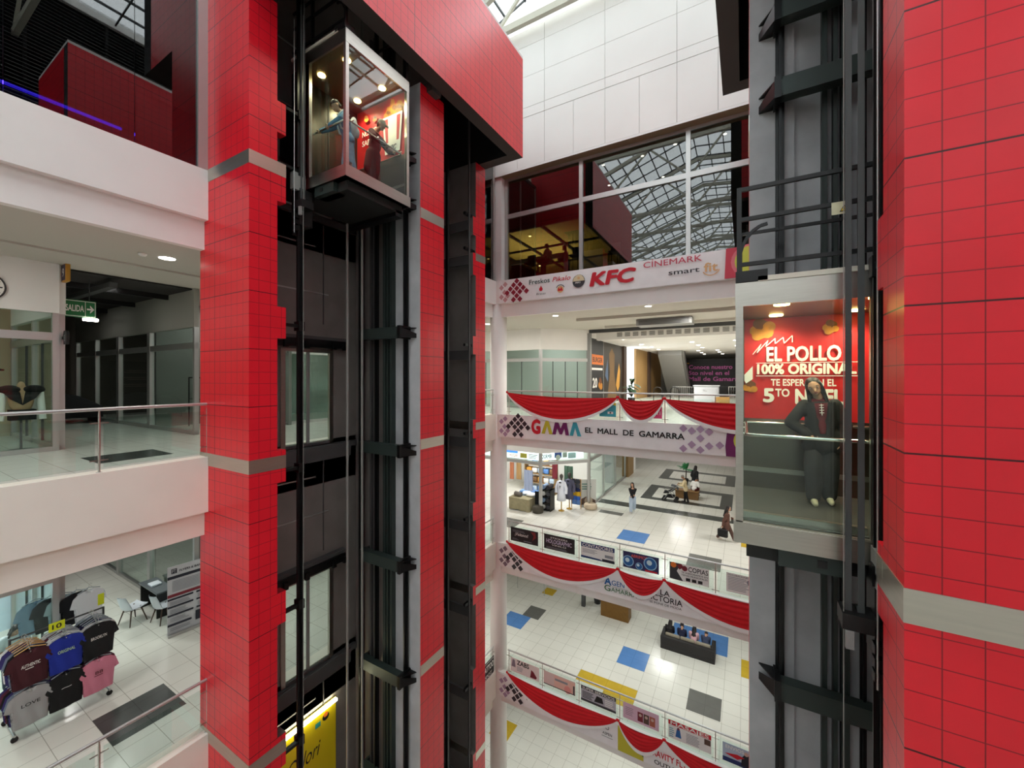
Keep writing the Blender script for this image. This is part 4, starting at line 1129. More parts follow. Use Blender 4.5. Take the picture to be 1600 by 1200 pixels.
# ================================================================== far side: shops and corridors
PALE = mat('pale_grey_wall', (188, 192, 186), .8)
CHA = [(-13.5, 18.5), (-9.0, 18.5), (-7.08, 20.45)]
def far_shop(zf, ztop, um, seams=3, opened=False):
    for a, b in zip(CHA[:-1], CHA[1:]):
        shopfront(a, b, zf, ztop, '', 2, ALU, um, seams=seams, opened=opened)
far_shop(L4, 2.48, WHITE, 4); far_shop(L3, -2.76, WHITE, 3, True)
# back walls of the shops and the corridor's left wall
mb = MB()
mb.box(-13.5, -7.1, 22.4, 22.5, L4, 2.48, PALE); mb.box(-7.2, -7.1, 20.5, 50, L4, 2.48, WHITE); mb.box(-13.5, -13.4, 14.4, 22.4, L4, 2.48, WHITE)
struct(mb, 'wall_far')
mb = MB()
mb.box(-13.5, -7.2, 23.4, 23.5, L3, -2.76, mat('shop_wall_white', (222, 222, 216), .7)); mb.box(-7.22, -7.12, 29.6, 30.9, L3, -2.76, WHITE); mb.box(-13, -7.2, 30.8, 31, L3, -2.76, WOOD); mb.box(-26, 7, 36, 36.2, L3, -2.76, WHITE)
mb.box(-13.5, -13.4, 14.4, 23.4, L3, -2.76, WHITE)
struct(mb, 'wall_far')
mb = MB(); mb.box(-26, 7, 30, 30.2, L2, -8.08, WHITE); mb.box(-13.6, -13.5, 14.4, 30, L2, -8.08, WHITE); struct(mb, 'wall_far')
mb = MB()
mb.box(2.5, 2.6, 14.5, 50, L4, 2.4, WHITE); mb.box(2.5, 2.6, 14.5, 50, L3, -2.8, WHITE); struct(mb, 'wall_right')
shopfront((-7.12, 20.6), (-7.12, 28.1), L3, -2.76, '', 4, ALU, WHITE)
mb = MB(); mb.box(-7.4, -6.95, 28.1, 29.6, L3, -2.76, WOOD); struct(mb, 'pillar')
# upper corridor: dark portal, vent bulkhead, lowered ceiling
mb = MB(); mb.box(-7.22, -7.02, 20.35, 20.6, L4, 2.3, GREYAL); mb.box(-7.1, 2.5, 20.4, 20.6, 2.31, 2.48, DARKAL); struct(mb, 'door_1')
mb = MB(); mb.box(-7.1, 2.5, 21.6, 22.0, 2.02, 2.47, WHITE)
for i in range(14):
    x = -5.95 + i * .42
    mb.box(x, x + .28, 21.585, 21.6, 2.16, 2.38, mat('vent_grey', (128, 128, 124), .7))
    for k in range(4): mb.box(x, x + .28, 21.575, 21.59, 2.19 + k * .05, 2.203 + k * .05, WHITE)
mb.box(-7.1, 2.5, 22.0, 50, 2.05, 2.15, WHITE)
struct(mb, 'ceiling')
mb = MB(); mb.box(-6.2, 2.4, 16.2, 16.35, 2.36, 2.48, CEIL); mb.box(-5.9, 2.4, 19.2, 19.35, 2.36, 2.48, CEIL); struct(mb, 'ceiling')
T = empty('air_conditioner', (-3.0, 18.0, 2.2), 'grey ceiling air unit over the upper corridor entrance', 'air conditioner')
mb = MB(); mb.box(-4.05, -1.85, 17.7, 18.6, 2.2, 2.46, GREYAL); mb.build('housing', T)
mb = MB()
for k in range(4): mb.box(-3.95, -1.95, 17.68, 17.7, 2.23 + k * .055, 2.25 + k * .055, DARKAL)
mb.build('grille', T)
for (x, y) in ((-6.62, 14.97), (-2.92, 14.57), (-10.4, 15.73)):
    downlight((x, y, 2.48), 'round white ceiling light at the ceiling edge ' + {-6.62: 'over the closed upper shop', -2.92: 'before the upper corridor', -10.4: 'left of the white column'}[x], .13, 40)
for (x, y) in ((-6.5, 24.1), (-3.15, 23.9), (-6.3, 28.5), (-6.15, 31.3), (-6.2, 34.4), (-3.0, 28.1), (-2.9, 31.1), (-2.87, 34), (-3.5, 37.8), (-3.5, 41), (-3.5, 44), (-2, 37.7), (-2, 40.6), (-1.9, 44), (-.5, 28), (-.5, 33), (-.5, 38)):
    downlight((x * .891, y * .891 + .6, 2.05), 'round white ceiling light in the bright upper corridor', .14, 22 if y < 36 else 0, 'ceiling lights of the upper corridor')
# posters and boards on the corridor's left wall
BLKP = mat('poster_black', (30, 30, 32), .5); ORP = mat('print_orange', (226, 140, 40), .6)
P = Print((-7.08, 20.75, L4 + .1), V((0, 1, 0)), V((0, 0, 1)), 2.1, 3.6, BLKP, .03)
P.rect(.05, 2.2, 2.05, 2.75, ORP); P.text('BURGER', 1.05, 2.34, .26, INK, 1.7, .02, 0, 'C'); P.rect(.05, 1.9, 1.9, 2.02, SW_); P.text('20', .55, .95, .5, SW_, .8, .03, 0, 'C'); crumbs(P, 1.5, 1.1, .4)
P.mb.thing('wall_poster', 'black wall poster with an orange band at the upper corridor entrance', 'poster')
P = Print((-7.08, 22.95, L4 + .1), V((0, 1, 0)), V((0, 0, 1)), 4.0, 3.55, mat('poster_brown', (52, 44, 36), .5), .03)
P.poly([(.6, 0), (1.2, 1.8), (1.0, 2.9), (1.6, 3.3), (2.2, 2.9), (2.1, 1.8), (2.8, 0)], mat('print_bronze', (120, 90, 50), .6)); P.poly([(2.5, 1.0), (3.2, 2.4), (3.5, 1.9), (3.3, .9), (2.9, .6)], mat('print_gold', (206, 150, 60), .6)); P.poly([(.2, 1.6), (.7, 2.6), (.8, 1.2)], mat('print_slate', (84, 104, 132), .6))
P.mb.thing('wall_poster', 'dark brown wall poster with a golden figure deeper in the upper corridor', 'poster')
mb = MB(); mb.box(-7.1, -6.95, 27.0, 27.7, L4, 2.1, LEGW); mb.box(-7.1, -7.0, 27.7, 29.9, L4, 2.3, emis('lit_panel', (236, 244, 250), 1.2)); 
mb.box(-7.1, -6.85, 29.9, 33.8, L4, 2.3, WOOD); mb.box(-7.1, -6.7, 33.8, 34.6, L4, 2.3, LEGW); mb.box(-7.1, -6.85, 34.6, 40, L4, 2.3, WOOD)
struct(mb, 'wall_corridor')
P = Print((-5.4, 40, -1.15), V((1, 0, 0)), V((0, 0, 1)), 7.6, 2.75, mat('poster_night', (14, 12, 22), .5), .05)
PK = mat('print_pink', (196, 96, 170), .6); PKD = mat('print_violet', (70, 26, 76), .6)
for i, (t, w) in enumerate((('Conoce nuestro', 3.5), ('5to nivel en el', 3.25), ('Mall de Gamarra', 4.2))):
    v = 1.86 - .53 * i
    P.text(t, .97, v, .36, PK, w, .022); P.text(t, .97, v, .36, PKD, w, 0)
P.rect(.3, 2.35, 1.0, 2.42, GOLDEN); P.rect(.35, 2.2, .6, 2.25, GOLDEN)
P.mb.thing('wall_banner', 'black wall banner with pink outlined words at the end of the upper corridor', 'banner')
# escalator
T = empty('escalator', (-4.6, 34, L4), 'grey escalator rising beside the black banner in the upper corridor', 'escalator')
def esl(x0, x1, z0, z1, m, nm):
    mb = MB(); mb.prism([(x0, 38.5, L4 + z0), (x0, 38.5, L4 + z1), (x0, 33.2, L4 + 3.8 + z1), (x0, 33.2, L4 + 3.8 + z0)], (x1 - x0, 0, 0), m); mb.build(nm, T)
esl(-5.9, -4.2, -.5, .05, GREYAL, 'truss'); esl(-5.95, -5.9, .05, .9, GLASSR, 'balustrade'); esl(-4.2, -4.15, .05, .9, ALU, 'balustrade'); esl(-5.97, -5.88, .9, .98, BLACK, 'handrail'); esl(-4.22, -4.13, .9, .98, BLACK, 'handrail')
mb = MB()
for k in range(18): mb.box(-5.85, -4.25, 38.4 - .29 * k, 38.7 - .29 * k, L4 + .05 + .2 * k, L4 + .25 + .2 * k, DARKAL)
mb.build('step_band', T)
# desks, chair, plant, barriers
T = empty('white_counter', (-2.0, 26.1, L4), 'white counter with a dark chair beside it in the upper corridor', 'counter')
mb = MB(); mb.bev(-2.6, -1.3, 26, 26.6, L4, L4 + 1.08, SHELL, .03); mb.build('body', T)
mb = MB(); mb.bev(-2.65, -1.25, 25.95, 26.65, L4 + 1.08, L4 + 1.13, SHELL, .02); mb.build('top', T)
P = Print((-2.15, 25.99, L4 + .75), V((1, 0, 0)), V((0, 0, 1)), .3, .16, SHELL, .004); P.rect(.05, .04, .25, .06, GT); P.rect(.02, .1, .15, .12, GT); P.mb.build('small_mark', T)
T = empty('office_chair', (-.95, 25.7, L4), 'black padded office chair beside the white counter in the upper corridor', 'chair')
mb = MB(); mb.bev(-1.25, -.75, 25.5, 26.0, L4 + .5, L4 + .6, BLKC, .04); mb.build('seat', T)
mb = MB(); mb.bev(-1.25, -.8, 25.45, 25.55, L4 + .62, L4 + 1.1, BLKC, .04); mb.build('backrest', T)
mb = MB(); mb.tube([(-1.0, 25.75, L4 + .08), (-1.0, 25.75, L4 + .5)], .03, DARKAL, 8)
for k in range(5): mb.tube([(-1, 25.75, L4 + .1), (-1 + .28 * math.cos(k * 1.257), 25.75 + .28 * math.sin(k * 1.257), L4 + .04)], .02, DARKAL, 6)
mb.build('base', T)
mb = MB(); mb.bev(-1.45, -.72, 25.1, 25.4, L4 + .1, L4 + .5, mat('box_wood', (190, 148, 84), .6), .01); mb.thing('wooden_box', 'pale wooden box behind the swagged rail in the upper corridor', 'box')
for (x, y, lab, h) in ((-3.3, 27, 'steel barrier left of the white counter in the upper corridor', 1.0), (-.2, 26.4, 'steel barrier right of the white counter in the upper corridor', 1.05)):
    T = empty('barrier', (x, y, L4), lab, 'barrier')
    mb = MB(); mb.tube([(x - .6, y, L4), (x - .6, y, L4 + h), (x + .6, y, L4 + h), (x + .6, y, L4)], .02, ALU, 6); mb.build('frame', T)
    mb = MB()
    for k in range(9): mb.tube([(x - .48 + k * .12, y, L4 + .15), (x - .48 + k * .12, y, L4 + h)], .008, ALU, 6)
    mb.tube([(x - .6, y, L4 + .15), (x + .6, y, L4 + .15)], .012, ALU, 6); mb.build('bar', T)
for (x, y, lab) in ((-4.55, 25.5, 'left arched tube rail by the escalator'), (-3.7, 26.2, 'right arched tube rail by the escalator')):
    mb = MB(); mb.tube([(x + .25 * math.cos(a), y, L4 + max(0, .75 + .25 * math.sin(a))) for a in [math.pi * i / 10 for i in range(11)]] + [(x - .25, y, L4)], .025, BLACK, 8)
    mb.tube([(x + .25, y, L4 + .75), (x + .25, y, L4)], .025, BLACK, 8); mb.thing('arched_rail', lab, 'rail')
LEAF = mat('leaf_dark', (34, 70, 40), .5, noise=.3, nscale=5); LEAFB = mat('leaf_bright', (30, 128, 66), .5, noise=.25, nscale=5)
POT = mat('pot_black', (26, 26, 28), .4); SOIL = mat('soil', (40, 30, 22), .9)
def plant(base, h, r, nl, m, label, cat, potr=.2, poth=.45, trunk=0.0, droop=.5):
    T = empty('potted_plant', base, label, cat); x, y, z = base
    mb = MB(); mb.lathe((x, y, z), [(potr * .75, 0), (potr, poth), (potr * .9, poth), (potr * .88, poth - .04)], POT); mb.build('pot', T)
    mb = MB(); mb.lathe((x, y, z + poth - .06), [(potr * .86, 0), (potr * .84, .02)], SOIL); mb.build('soil', T)
    zt = z + poth + trunk
    mb = MB(); mb.tube([(x, y, z + poth - .05), (x + .02, y, zt), (x, y, z + h * .8)], .03 if trunk else .015, LEGW, 8); mb.build('stem', T)
    mb = MB()
    for i in range(nl):
        a = i * 2.399; el = .15 + 1.2 * ((i * .618) % 1); L = r * (.7 + .5 * random.random())
        o = V((x, y, zt + (z + h * .75 - zt) * ((i * .37) % 1)))
        d = V((math.cos(a) * math.cos(el), math.sin(a) * math.cos(el), math.sin(el))); s = d.cross(V((0, 0, 1))).normalized()
        prev = None; w = L * .16
        for k in range(5):
            t = k / 4; c = o + d * L * t - V((0, 0, droop * L * t * t)); q = w * math.sin(math.pi * (.12 + .85 * t)); cur = (c - s * q, c + V((0, 0, .02 * L)), c + s * q)
            if prev: mb.poly([prev[0], prev[1], cur[1], cur[0]], m, True); mb.poly([prev[1], prev[2], cur[2], cur[1]], m, True)
            prev = cur
    mb.build('foliage', T)
    return T
plant((-5.82, 24.2, L4), 1.75, .75, 34, LEAF, 'tall leafy potted plant by the lit panel in the upper corridor', 'plant', .22, .4)
plant((-3.3, 28.2, L3), 1.3, .62, 28, LEAFB, 'bright green potted palm on the middle corridor floor behind the person in black', 'plant', .17, .35, .55, .35)
plant((-8.4, 27.0, L3), 1.7, .6, 30, LEAF, 'dark leafy plant against the white shop corner in the middle corridor', 'plant', .2, .4)

# ---- bedding shop on the middle floor
SIGNB = emis('sign_blue', (70, 130, 232), .9); LITW = emis('sign_white', (240, 244, 246), 1.0)
P = Print((-13.0, 18.62, L3 + 2.62), V((1, 0, 0)), V((0, 0, 1)), 3.9, .42, LITW, .01)
P.rect(0, .26, 2.6, .42, SIGNB); P.text('HOGAR', 2.1, .06, .16, mat('print_orange', (226, 120, 40), .6), .5, .02); P.rect(2.75, .05, 3.15, .3, mat('print_yellow', (240, 206, 90), .6)); P.lines(3.25, .08, 3.8, .32, 3, GT)
P.mb.thing('shop_sign', 'lit blue, white and orange sign strip over the bedding shop, left half', 'sign')
d = V((1.92, 1.95, 0)).normalized()
P = Print(V((-8.97, 18.62, L3 + 2.62)) + V((-.1, .05, 0)), d, V((0, 0, 1)), 2.4, .38, LITW, .01)
P.text('DORMIR', .06, .1, .2, mat('print_slate', (84, 104, 132), .6), .55, .03); P.rect(.75, .1, 1.15, .38, mat('print_royal', (60, 90, 180), .6)); P.disc(.95, .12, .14, SW_); P.rect(1.2, .1, 1.45, .36, PALE); P.rect(1.5, .04, 1.95, .34, mat('print_ice', (206, 232, 242), .6))
P.mb.thing('shop_sign', 'lit pale picture strip over the bedding shop, angled right half', 'sign')
def bed_cloth(x0, x1, y0, y1, z0, h, m, m2, nm, lab):
    T = empty(nm, ((x0 + x1) / 2, (y0 + y1) / 2, z0), lab, 'bed')
    mb = MB(); mb.bev(x0, x1, y0, y1, z0 + .1, z0 + h, m, .06, 3); mb.build('mattress', T)
    mb = MB(); n = 40
    def sk(u, v):
        per = u * 2 * ((x1 - x0) + (y1 - y0)); w = x1 - x0; q = y1 - y0
        if per < w: p = (x0 + per, y0 - .03)
        elif per < w + q: p = (x1 + .03, y0 + per - w)
        elif per < 2 * w + q: p = (x1 - (per - w - q), y1 + .03)
        else: p = (x0 - .03, y1 - (per - 2 * w - q))
        f = .025 * math.sin(u * 90) * (1 - v)
        return (p[0] + f, p[1] + f, z0 + .03 + (h - .02) * v + .03 * math.sin(u * 22) * (1 - v))
    mb.grid(sk, 80, 4, m2); mb.box(x0 - .02, x1 + .02, y0 - .02, y0 + (y1 - y0) * .35, z0 + h, z0 + h + .015, m2); mb.build('throw', T)
    mb = MB(); mb.box(x0 + .1, x1 - .1, y0 + .1, y1 - .1, z0, z0 + .1, DARKAL); mb.build('base', T)
    return T
BEI = mat('throw_beige', (150, 142, 112), .95, noise=.12, nscale=8); BLUQ = mat('quilt_blue', (150, 190, 226), .95, noise=.2, nscale=5)
bed_cloth(-10.7, -9.55, 18.25, 20.0, L3, .62, BLUQ, BEI, 'display_bed', 'display bed under a beige throw and pale blue bedding by the bedding shop')
def cushion(x, y, z, a, b, c, m, lab, group=None, rot=0):
    T = MB(); r = Matrix.Rotation(rot, 3, 'Z')
    bm = bmesh.new(); bmesh.ops.create_uvsphere(bm, u_segments=16, v_segments=8, radius=1)
    for v in bm.verts:
        p = v.co; k = (abs(p.x) ** 4 + abs(p.y) ** 4) ** .25 or 1; q = max(abs(p.x), abs(p.y)) or 1
        s_ = 1.0 + .28 * (min(abs(p.x), abs(p.y)) / q)
        v.co = r @ V((p.x * a * s_, p.y * b * s_, p.z * c)) + V((x, y, z + c))
    T.bm(bm, m, True); return T.thing('cushion', lab, 'cushion', None, group)
cols = [(120, 160, 206), (216, 226, 236), (86, 120, 170), (232, 232, 228), (70, 110, 180)]
labs = ['mid blue cushion at the head of the display bed', 'pale cushion in the middle of the display bed', 'dark blue cushion on the display bed', 'white cushion on the right of the display bed', 'strong blue cushion at the back of the display bed']
for i, (x, y, z) in enumerate(((-10.4, 19.4, .62), (-10.1, 19.1, .62), (-9.85, 19.5, .62), (-9.75, 18.95, .62), (-10.25, 19.7, .7))): cushion(x, y, L3 + z, .24, .22, .09, rgbm(*cols[i]), labs[i], None, i * .5)
mb = MB(); mb.tube([(-10.55, 18.62, L3 + .75), (-10.15, 18.55, L3 + .75)], .12, rgbm(110, 104, 98), 16); mb.thing('bolster', 'grey rolled bolster at the foot of the display bed', 'bolster')
def hung(x0, x1, y, z0, z1, m, lab, cat='towel'):
    mb = MB(); mb.grid(lambda u, v: (x0 + (x1 - x0) * u, y + .02 * math.sin(u * 16), z0 + (z1 - z0) * v), 24, 4, m); mb.grid(lambda u, v: (x0 + (x1 - x0) * u, y + .03 + .02 * math.sin(u * 16), z0 + (z1 - z0) * v), 24, 4, m, True, True)
    return mb.thing('hanging_' + cat, lab, cat)
hung(-9.85, -9.35, 18.3, L3 + 1.1, L3 + 2.15, rgbm(176, 190, 220), 'pale blue cloth hanging in front of the bedding shop', 'towel')
hung(-11.05, -10.8, 18.9, L3 + 1.4, L3 + 2.3, rgbm(226, 150, 110), 'salmon cloth hanging at the left of the bedding shop', 'towel'); hung(-10.7, -10.4, 19.0, L3 + 1.4, L3 + 2.3, rgbm(214, 176, 120), 'tan cloth hanging beside the salmon one', 'towel')
hung(-8.9, -8.6, 19.7, L3 + 1.5, L3 + 2.3, rgbm(150, 60, 70), 'dark red cloth hanging in the bedding shop', 'towel'); hung(-8.5, -8.0, 20.4, L3 + 1.2, L3 + 2.1, rgbm(84, 116, 96), 'green cloth hanging in the bedding shop', 'towel')
def shelf_unit(x0, x1, y0, y1, z0, h, n, m, lab):
    T = empty('shelf_unit', ((x0 + x1) / 2, (y0 + y1) / 2, z0), lab, 'shelf')
    for k in range(n):
        z = z0 + .05 + (h - .08) * k / (n - 1); mb = MB(); mb.box(x0, x1, y0, y1, z, z + .03, m); mb.build('shelf_board', T)
    for x in (x0, x1 - .03):
        mb = MB(); mb.box(x, x + .03, y0, y1, z0, z0 + h, m); mb.build('side', T)
    return T
shelf_unit(-9.15, -8.62, 18.85, 19.4, L3, 1.1, 4, BLACK, 'black shelf unit of rolled fabrics beside the robed mannequins'); shelf_unit(-11.6, -9.6, 21.6, 22.1, L3, 2.2, 5, WOOD, 'wooden shelves of coloured bedding at the back of the shop')
for i in range(8):
    x = -9.03 + (i % 2) * .27; z = L3 + .08 + .34 * (i // 2)
    if i // 2 < 4: 
        mb = MB(); mb.tube([(x, 18.86, z + .13), (x, 19.35, z + .13)], .11, rgbm(*[(200, 200, 196), (60, 60, 66), (130, 150, 176), (44, 40, 44)][i % 4]), 12); mb.thing('rolled_fabric', 'rolled fabric on the black shelf unit beside the robed mannequins', 'fabric', None, 'rolled fabrics on the black shelf')
for i in range(20):
    x = -11.5 + (i % 5) * .38; z = L3 + .1 + (i // 5) * .53
    mb = MB(); mb.bev(x, x + .32, 21.65, 22.05, z, z + .3, rgbm(*[(226, 226, 222), (86, 130, 190), (206, 150, 60), (180, 200, 220), (120, 90, 60)][(i * 3 + i // 5) % 5]), .05)
    mb.thing('folded_bedding', 'folded bedding on the wooden shelves at the back of the shop', 'bedding', None, 'folded bedding on the wooden shelves')
# pedestals with hats right of the shop
for (x, y, h, lab) in ((-7.65, 23.9, 1.25, 'white pedestal nearest the bedding shop, topped by a dark hat'), (-7.75, 26.2, 1.9, 'tall white block pedestal behind the hat pedestal')):
    mb = MB(); mb.box(x - .25, x + .25, y - .25, y + .25, L3, L3 + h, SHELL); mb.thing('pedestal', lab, 'pedestal')
T = empty('hat', (-7.65, 23.9, L3 + 1.25), 'dark teal-banded hat resting on the nearest white pedestal', 'hat')
mb = MB(); mb.lathe((-7.65, 23.9, L3 + 1.25), [(.28, 0), (.28, .03), (.2, .05), (.19, .26), (.1, .3)], BLKC, 20); mb.build('crown', T)
mb = MB(); mb.lathe((-7.65, 23.9, L3 + 1.3), [(.205, 0), (.203, .08)], rgbm(110, 176, 190), 20); mb.build('band', T)
# towel stack
TW = [(60, 64, 72, 'dark grey'), (80, 84, 92, 'mid grey'), (28, 40, 84, 'navy'), (226, 182, 40, 'yellow'), (46, 96, 186, 'blue'), (90, 130, 190, 'pale blue')]
T = empty('towel_rack', (-7.72, 20.15, L3), 'pale wooden ladder rack of coloured towels between the robed mannequin and the dog poster', 'rack')
for dx in (0, .52):
    mb = MB(); mb.box(-7.98 + dx, -7.95 + dx, 20.1, 20.14, L3, L3 + 1.55, mat('box_wood', (190, 148, 84), .6)); mb.build('upright', T)
mb = MB()
for k in range(6): mb.box(-7.96, -7.44, 20.1, 20.13, L3 + 1.5 - .22 * k, L3 + 1.53 - .22 * k, mat('box_wood', (190, 148, 84), .6))
mb.build('rung', T)
for k, (r_, g_, b_, nm) in enumerate(TW):
    z = L3 + 1.54 - .22 * k
    mb = MB(); mb.grid(lambda u, v: (-7.93 + .46 * u, 20.09 - .012 * math.sin(u * 12), z - .24 * v), 12, 3, rgbm(r_, g_, b_), True, True); mb.grid(lambda u, v: (-7.93 + .46 * u, 20.145, z - .2 * v), 12, 3, rgbm(r_, g_, b_)); mb.box(-7.93, -7.47, 20.085, 20.145, z - .004, z + .004, rgbm(r_, g_, b_))
    mb.thing('towel', nm + ' towel hanging on the ladder rack beside the dog poster', 'towel')
# printed stand and pet bed
T = empty('banner_stand', (-7.2, 20.65, L3), 'pale roll-up banner with green lines of text on the right of the bedding shop', 'banner stand')
R = V((.76, .46, 0)).normalized()
P = Print((-7.6, 20.42, L3 + .06), R, V((0, 0, 1)), .86, 1.4, mat('banner_pale', (206, 208, 202), .7), .01)
TG = mat('print_tealgrey', (90, 130, 120), .6)
for v in (1.12, .98, .86): P.lines(.1, v, .62, v + .09, 1, TG, .7, .1)
P.poly([(.02, .05), (.05, .35), (.3, .48), (.55, .42), (.82, .3), (.84, .05)], mat('print_brown', (88, 66, 54), .6)); P.disc(.45, .26, .22, mat('print_beige', (186, 172, 150), .6))
P.mb.build('printed_sheet', T)
mb = MB(); mb.bar(V((-7.6, 20.42, L3 + .03)), V((-7.6, 20.42, L3 + .03)) + R * .86, .2, .06, ALU); mb.build('base', T)
mb = MB(); 
bm = bmesh.new(); bmesh.ops.create_uvsphere(bm, u_segments=24, v_segments=10, radius=1)
for v in bm.verts: v.co = V((-7.0 + v.co.x * .36, 20.35 + v.co.y * .3, L3 + .12 + max(v.co.z, -.8) * .16 + (.08 if .5 < math.hypot(v.co.x, v.co.y) < .96 and v.co.z > 0 else 0)))
mb.bm(bm, mat('pet_bed_cream', (196, 180, 156), .95), True); mb.thing('pet_bed', 'round cream pet bed on the floor before the pale roll-up banner', 'pet bed')
# covered stool by the display bed
mb = MB(); mb.lathe((-9.15, 18.5, L3), [(.26, 0), (.3, .12), (.28, .3), (.18, .36)], rgbm(70, 66, 56), 20); mb.thing('pouffe', 'dark olive pouffe on the floor beside the display bed', 'pouffe')
hung(-9.45, -9.1, 18.75, L3 + .3, L3 + .98, BLKC, 'black cloth hanging behind the dark olive pouffe', 'towel')

def dummy(x, y, zf, robe, lab, gold):
    T = empty('robed_mannequin', (x, y, zf), lab, 'mannequin')
    mb = MB(); mb.lathe((x, y, zf), [(.16, 0), (.16, .02), (.03, .05), (.025, .6)], gold, 16); mb.build('stand', T)
    mb = MB(); mb.ell((x, y, zf + 1.78), (.09, .1, .13), mat('form_dark', (70, 62, 56), .6)); mb.tube([(x, y, zf + 1.5), (x, y, zf + 1.7)], .05, mat('form_dark', (70, 62, 56), .6)); mb.build('head', T)
    mb = MB(); mb.lathe((x, y, zf + .55), [(.24, 0), (.2, .35), (.17, .62), (.2, .85), (.16, .98), (.07, 1.03)], robe, 20)
    for s in (-1, 1): mb.tube([(x + s * .17, y, zf + 1.5), (x + s * .27, y - .02, zf + 1.2), (x + s * .26, y - .06, zf + .92)], [.07, .08, .09], robe, 10)
    rb = mb.build('robe', T)
    mb = MB(); mb.poly([(x - .07, y - .175, zf + 1.53), (x, y - .2, zf + 1.15), (x + .07, y - .175, zf + 1.53)][::-1], BLKC); mb.build('collar_opening', rb)
dummy(-8.22, 19.35, L3, rgbm(226, 230, 240), 'mannequin in a long white robe on a gold stand by the bedding shop', mat('gold_paint', (196, 156, 70), .35, .8))
dummy(-7.98, 19.85, L3, rgbm(84, 84, 104), 'mannequin in a grey-blue robe next to the white-robed one', mat('gold_paint', (196, 156, 70), .35, .8))
# bench and bin of the middle corridor
T = empty('planter_bench', (-2.85, 24.95, L3), 'brown wooden block bench on the middle corridor floor', 'bench')
BRN = mat('bench_brown', (124, 92, 52), .6, noise=.12, nscale=5)
mb = MB(); mb.bev(-3.45, -2.25, 24.7, 25.2, L3, L3 + .42, BRN, .02); mb.build('body', T)
mb = MB(); mb.bev(-3.48, -2.22, 24.67, 25.23, L3 + .42, L3 + .47, BRN, .015); mb.build('seat', T)
# stroller
T = empty('baby_stroller', (-3.6, 23.95, L3), 'black baby stroller pushed by the person in beige', 'stroller')
x, y, z = -3.6, 23.95, L3
for (dx, dy) in ((-.33, -.22), (-.33, .22), (.3, -.24), (.3, .24)):
    mb = MB(); mb.tube([(x + dx, y + dy - .02, z + .11), (x + dx, y + dy + .02, z + .11)], .11, BLACK, 16); mb.build('wheel', T)
mb = MB()
for s in (-.24, .24):
    mb.tube([(x - .33, y + s, z + .11), (x, y + s, z + .55), (x + .45, y + s, z + .98)], .016, GREYAL, 8); mb.tube([(x + .3, y + s, z + .11), (x + .02, y + s, z + .55), (x - .35, y + s, z + .72)], .016, GREYAL, 8)
mb.tube([(x + .45, y - .24, z + .98), (x + .45, y + .24, z + .98)], .018, BLACK, 8); mb.tube([(x + .3, y - .24, z + .11), (x + .3, y + .24, z + .11)], .012, GREYAL, 8); mb.build('frame', T)
mb = MB(); mb.grid(lambda u, v: (x - .35 + .6 * v, y - .2 + .4 * u, z + .5 - .08 * math.sin(u * 3.14) + .28 * v * v), 10, 10, BLKC); mb.grid(lambda u, v: (x - .35 + .6 * v, y - .2 + .4 * u, z + .46 - .08 * math.sin(u * 3.14) + .28 * v * v), 10, 10, BLKC, True, True); mb.build('seat', T)
mb = MB(); mb.grid(lambda u, v: (x + .1 + .32 * math.cos(.2 + 1.5 * v), y - .24 + .48 * u, z + .62 + .32 * math.sin(.2 + 1.5 * v) * (.8 + .2 * math.sin(u * 3.14))), 10, 8, rgbm(70, 74, 76)); mb.build('canopy', T)
mb = MB(); mb.bev(x - .2, x + .22, y - .18, y + .18, z + .2, z + .34, BLKC, .03); mb.build('basket', T)

# ---- lower floor: sofa, counter, rack
T = empty('sofa', (-2.2, 19.5, L2), 'long black sofa seen from behind with four people sitting on it', 'sofa')
DSOFA = mat('sofa_black', (34, 31, 31), .6)
mb = MB(); mb.bev(-3.3, -1.1, 19.1, 20.0, L2, L2 + .2, DSOFA, .02); mb.build('base', T)
mb = MB(); mb.bev(-3.3, -1.1, 19.1, 19.3, L2 + .2, L2 + .55, DSOFA, .02); mb.build('backrest', T)
for x in (-3.3, -1.26): mb = MB(); mb.bev(x, x + .16, 19.3, 20.0, L2 + .2, L2 + .53, DSOFA, .02); mb.build('arm', T)
for k in range(3):
    mb = MB(); mb.bev(-3.12 + k * .62, -2.52 + k * .62, 19.3, 19.42, L2 + .3, L2 + .64, mat('cushion_greige', (150, 142, 124), .8), .05, 3); mb.build('back_cushion', T)
mb = MB(); mb.bev(-3.12, -1.28, 19.43, 19.98, L2 + .2, L2 + .29, rgbm(52, 62, 80), .03); mb.build('seat_cushion', T)
T = empty('reception_counter', (-5.7, 20.5, L2), 'brown wooden counter block on the lower floor', 'counter')
mb = MB(); mb.box(-6.4, -5.0, 20.2, 20.8, L2, L2 + .75, mat('counter_brown', (112, 78, 22), .5, noise=.1)); mb.build('body', T)
mb = MB(); mb.box(-6.44, -4.96, 20.16, 20.84, L2 + .75, L2 + .8, mat('counter_brown', (112, 78, 22), .5)); mb.build('top', T)
plant((-6.9, 21.2, L2), 1.3, .5, 30, LEAF, 'dark leafy potted plant left of the brown counter on the lower floor', 'plant', .22, .4)
T = empty('clothes_rail', (-10.6, 20.3, L2), 'steel rail of black garments on the lower floor behind the white column', 'clothes rail')
mb = MB(); mb.tube([(-11.4, 20.4, L2), (-11.4, 20.4, L2 + 1.5), (-9.7, 20.4, L2 + 1.5), (-9.7, 20.4, L2)], .02, ALU, 8); mb.build('frame', T)
for k in range(7):
    shirt((-11.2 + .22 * k, 20.4, L2 + 1.45), BLKC, 'black garment hanging on the lower floor rail behind the white column', 'black garments on the lower rail', None, None, .3 * (k % 2))
